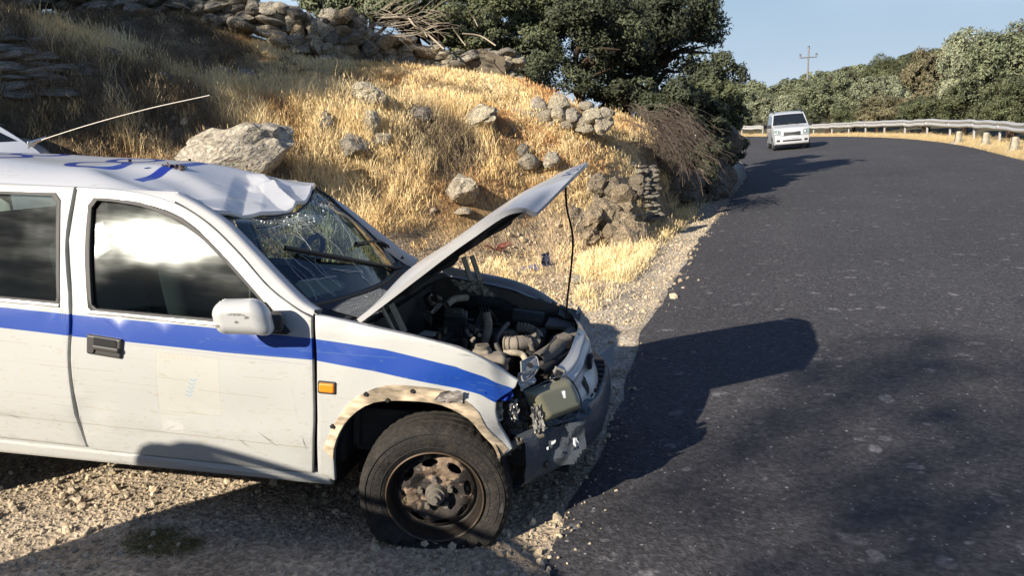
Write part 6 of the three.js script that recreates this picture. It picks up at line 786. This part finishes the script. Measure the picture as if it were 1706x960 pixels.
{ // front wheel: flat tyre on a dusty steel rim, steered a little
  const wh = new THREE.Group(); wh.name = 'front_wheel'; W.add(wh); const C = [0.070, 0.335, 0.69]; wh.position.set(...C); wh.rotation.set(0.06, 0.14, 0, 'YXZ');
  const prof = [[0.205, -0.085], [0.225, -0.098], [0.27, -0.108], [0.315, -0.104], [0.335, -0.090], [0.345, -0.078], [0.348, -0.052], [0.340, -0.048], [0.340, -0.042], [0.348, -0.038], [0.349, -0.006], [0.341, -0.003], [0.341, 0.003], [0.349, 0.006], [0.348, 0.038], [0.340, 0.042], [0.340, 0.048], [0.348, 0.052], [0.345, 0.078], [0.335, 0.090], [0.315, 0.104], [0.27, 0.108], [0.225, 0.098], [0.205, 0.085]];
  const nA = 144, gnd = -0.206;
  const ty = grid((u, v) => { const a = u * 6.28318, q = prof[Math.round(v * (prof.length - 1))]; let r = q[0]; const i = Math.round(u * nA); const sh = Math.abs(q[1]) > 0.07 && Math.abs(q[1]) < 0.092 && r > 0.33; if (sh && i % 3 === 0) r -= 0.005; if (Math.abs(q[1]) > 0.02 && Math.abs(q[1]) < 0.053 && r > 0.343 && i % 3 === 0) r -= 0.003; r = 0.205 + (r - 0.205) * 0.82; let x = Math.cos(a) * r, y = Math.sin(a) * r, z = q[1]; if (y < gnd) { const d = gnd - y; z *= 1 + d * 3.2; y = gnd + (y - gnd) * 0.08; x *= 1 + d * 0.25; } else if (y < gnd + 0.1) z *= 1 + 0.25 * (1 - (y - gnd) / 0.1); return [x, y, z]; }, nA, prof.length - 1, (q, u, v) => [u * 6, v * 2]);
  const tyre = mesh('tyre', toCreasedNormals(ty.toNonIndexed(), 0.6), mat({ color: lin(0.062, 0.059, 0.055), map: grimeMap, roughness: 0.88, bumpMap: grimeBump, bumpScale: 0.003 }), wh);
  mesh('bead_ridge', [0.228, 0.268, 0.290].map((r) => { const g = new THREE.TorusGeometry(r, 0.0022, 5, 90); const p = g.attributes.position; for (let i = 0; i < p.count; i++) { const y = p.getY(i); let z = p.getZ(i) + (r < 0.25 ? 0.1005 : r < 0.3 ? 0.1072 : 0.105); if (y < gnd) { z *= 1 + (gnd - y) * 3.2; p.setY(i, gnd + (y - gnd) * 0.08); } p.setZ(i, z); } return g; }), rubberM, tyre);
  const rimP = [[0.208, 0.090], [0.207, 0.098], [0.200, 0.099], [0.196, 0.090], [0.190, 0.070], [0.184, 0.045], [0.178, 0.030], [0.168, 0.026], [0.160, 0.034]];
  const rim = mesh('rim', [new THREE.LatheGeometry(rimP.map(([r, z]) => new THREE.Vector2(r, z)), 72).rotateX(Math.PI / 2)], mat({ color: lin(0.05, 0.042, 0.036), map: grimeMap, roughness: 0.55 }), wh);
  { const g = new THREE.TorusGeometry(0.203, 0.0035, 8, 80); g.translate(0, 0, 0.098); mesh('rim_edge', g, mat({ color: lin(0.30, 0.23, 0.17), map: grimeMap, roughness: 0.5, metalness: 0.3 }), rim); }
  { // disc with eight windows
    const sh = new THREE.Shape(ringPts([0, 0], 0.163, 0.163, 64).map(V2)); for (let k = 0; k < 8; k++) { const a = k / 8 * 6.2832 + 0.2; const h = ringPts([0, 0], 0.037, 0.0165, 16).map(([x, y]) => { const cx = 0.137; const X = cx + y, Y = x; return [X * Math.cos(a) - Y * Math.sin(a), X * Math.sin(a) + Y * Math.cos(a)]; }); sh.holes.push(new THREE.Path(h.reverse().map(V2))); }
    let g = new THREE.ExtrudeGeometry(sh, { depth: 0.005, bevelEnabled: true, bevelSize: 0.002, bevelThickness: 0.002, bevelSegments: 1 }); g.deleteAttribute('normal'); g = new TessellateModifier(0.018, 6).modify(g); g.deleteAttribute('normal'); const p = g.attributes.position, uv = g.attributes.uv; for (let i = 0; i < p.count; i++) { const r = Math.hypot(p.getX(i), p.getY(i)); p.setZ(i, p.getZ(i) + ipl([[0, 0.052], [0.06, 0.050], [0.075, 0.036], [0.10, 0.052], [0.118, 0.060], [0.135, 0.052], [0.165, 0.030]], r)); uv.setXY(i, p.getX(i) * 1.6 + 0.3, p.getY(i) * 1.6 + 0.55); } g = toCreasedNormals(mergeVertices(g, 1e-5), 0.7);
    mesh('rim_disc', g, mat({ map: mudMap, roughness: 0.8, bumpMap: grimeBump, bumpScale: 0.003 }), rim);
    mesh('brake_disc', cyl(0.12, 0.12, 0.02, [0, 0, 0.0], [Math.PI / 2, 0, 0], 40), darkM, rim);
    const hub = []; hub.push(cyl(0.040, 0.048, 0.05, [0, 0, 0.062], [Math.PI / 2, 0, 0], 28), cyl(0.028, 0.034, 0.03, [0, 0, 0.095], [Math.PI / 2, 0, 0], 24), cyl(0.015, 0.018, 0.02, [0, 0, 0.115], [Math.PI / 2, 0, 0], 12)); mesh('hub', hub, dust2M, rim);
    for (let k = 0; k < 5; k++) { const a = k / 5 * 6.2832 + 0.4; mesh('lug_nut', [cyl(0.012, 0.013, 0.026, [0.066 * Math.cos(a), 0.066 * Math.sin(a), 0.064], [Math.PI / 2, 0, 0], 6)], dust2M, rim); }
  }
  const wr = new THREE.Group(); wr.name = 'rear_wheel'; W.add(wr); wr.position.set(-2.65, 0.345, 0.70);
  mesh('tyre', new THREE.LatheGeometry(prof.map(([r, z]) => new THREE.Vector2(r, z)), 60).rotateX(Math.PI / 2), rubberM, wr); mesh('rim', [new THREE.LatheGeometry(rimP.map(([r, z]) => new THREE.Vector2(r, z)), 40).rotateX(Math.PI / 2), cyl(0.165, 0.165, 0.02, [0, 0, 0.03], [Math.PI / 2, 0, 0], 32)], rustM, wr);
  for (const x of [0.05, -2.65]) { const q = wr.clone(); q.name = x > 0 ? 'front_wheel' : 'rear_wheel'; q.position.set(x, x > 0 ? 0.30 : 0.345, -0.70); q.rotation.y = Math.PI; W.add(q); }
  mesh('chassis', [rbox(2.6, 0.12, 0.9, 0.04, [-1.4, 0.36, 0]), cyl(0.06, 0.06, 1.3, [-2.65, 0.34, 0], [Math.PI / 2, 0, 0])], darkM, W);
}
// ------------------------------------------------------------------ loose things
{
  const rz = CP(274, 287, 'y', 1.575), cl = []; const r = RNG(33); for (let i = 0; i < 7; i++) { const a = lerp(-0.07, 0.07, i / 6); cl.push(crumple([[rz[0] + a - 0.035, rz[1] + 0.01, rz[2] + 0.03], [rz[0] + a + 0.035, rz[1] + 0.015 + 0.02 * r(), rz[2] + 0.02], [rz[0] + a + 0.03, rz[1] + 0.03 * r() + 0.012, rz[2] - 0.05], [rz[0] + a - 0.03, rz[1] + 0.02, rz[2] - 0.04]], 10, 8, 0.018, 2.5, i * 3.1)); }
  const g = merge(cl); g.applyMatrix4(W.matrixWorld); tag(mesh('torn_rubber_scrap', g, mat({ color: lin(0.10, 0.075, 0.06), roughness: 0.9 })), 'crumpled dark brown scrap lying on the dented white roof', 'scrap');
  const p = hit(902, 444), q = hit(890, 452); const bm = mat({ color: lin(0.04, 0.045, 0.085), roughness: 0.7 });
  const a = tag(mesh('litter', merge([crumple([[0, 0, 0], [0.10, 0, 0], [0.10, 0.17, -0.02], [0.0, 0.15, 0]], 8, 10, 0.03, 2, 3), crumple([[0.02, 0.02, 0.04], [0.12, 0, 0.05], [0.09, 0.12, 0.02], [0.0, 0.1, 0.03]], 8, 8, 0.03, 2, 6)]), bm), 'dark blue crumpled plastic standing in dry grass beyond the bonnet', 'litter'); a.position.copy(p);
  const b = tag(mesh('litter', merge([crumple([[0, 0.01, 0], [0.22, 0.02, 0], [0.2, 0.06, -0.12], [0.0, 0.05, -0.1]], 10, 8, 0.03, 2.4, 13)]), mat({ color: lin(0.14, 0.135, 0.18), roughness: 0.6 })), 'flat faded blue scrap on the soil left of the standing one', 'litter'); b.position.copy(q); b.position.x -= 0.15;
  const tw = []; const c = hit(826, 418); for (let i = 0; i < 60; i++) { const an = r() * 6.28, L = lerp(0.08, 0.22, r()); tw.push(tube([[0, 0, 0], [Math.cos(an) * L * 0.5, L * 0.35, Math.sin(an) * L * 0.5], [Math.cos(an) * L, L * lerp(0.1, 0.6, r()), Math.sin(an) * L]], 0.004, 5, 4)); } const d = tag(mesh('dry_plant', merge(tw), mat({ color: lin(0.22, 0.07, 0.05), roughness: 0.9 })), 'low reddish dried plant on the bare soil beyond the bonnet', 'plant'); d.position.copy(c);
}
renderer.render(scene, camera);
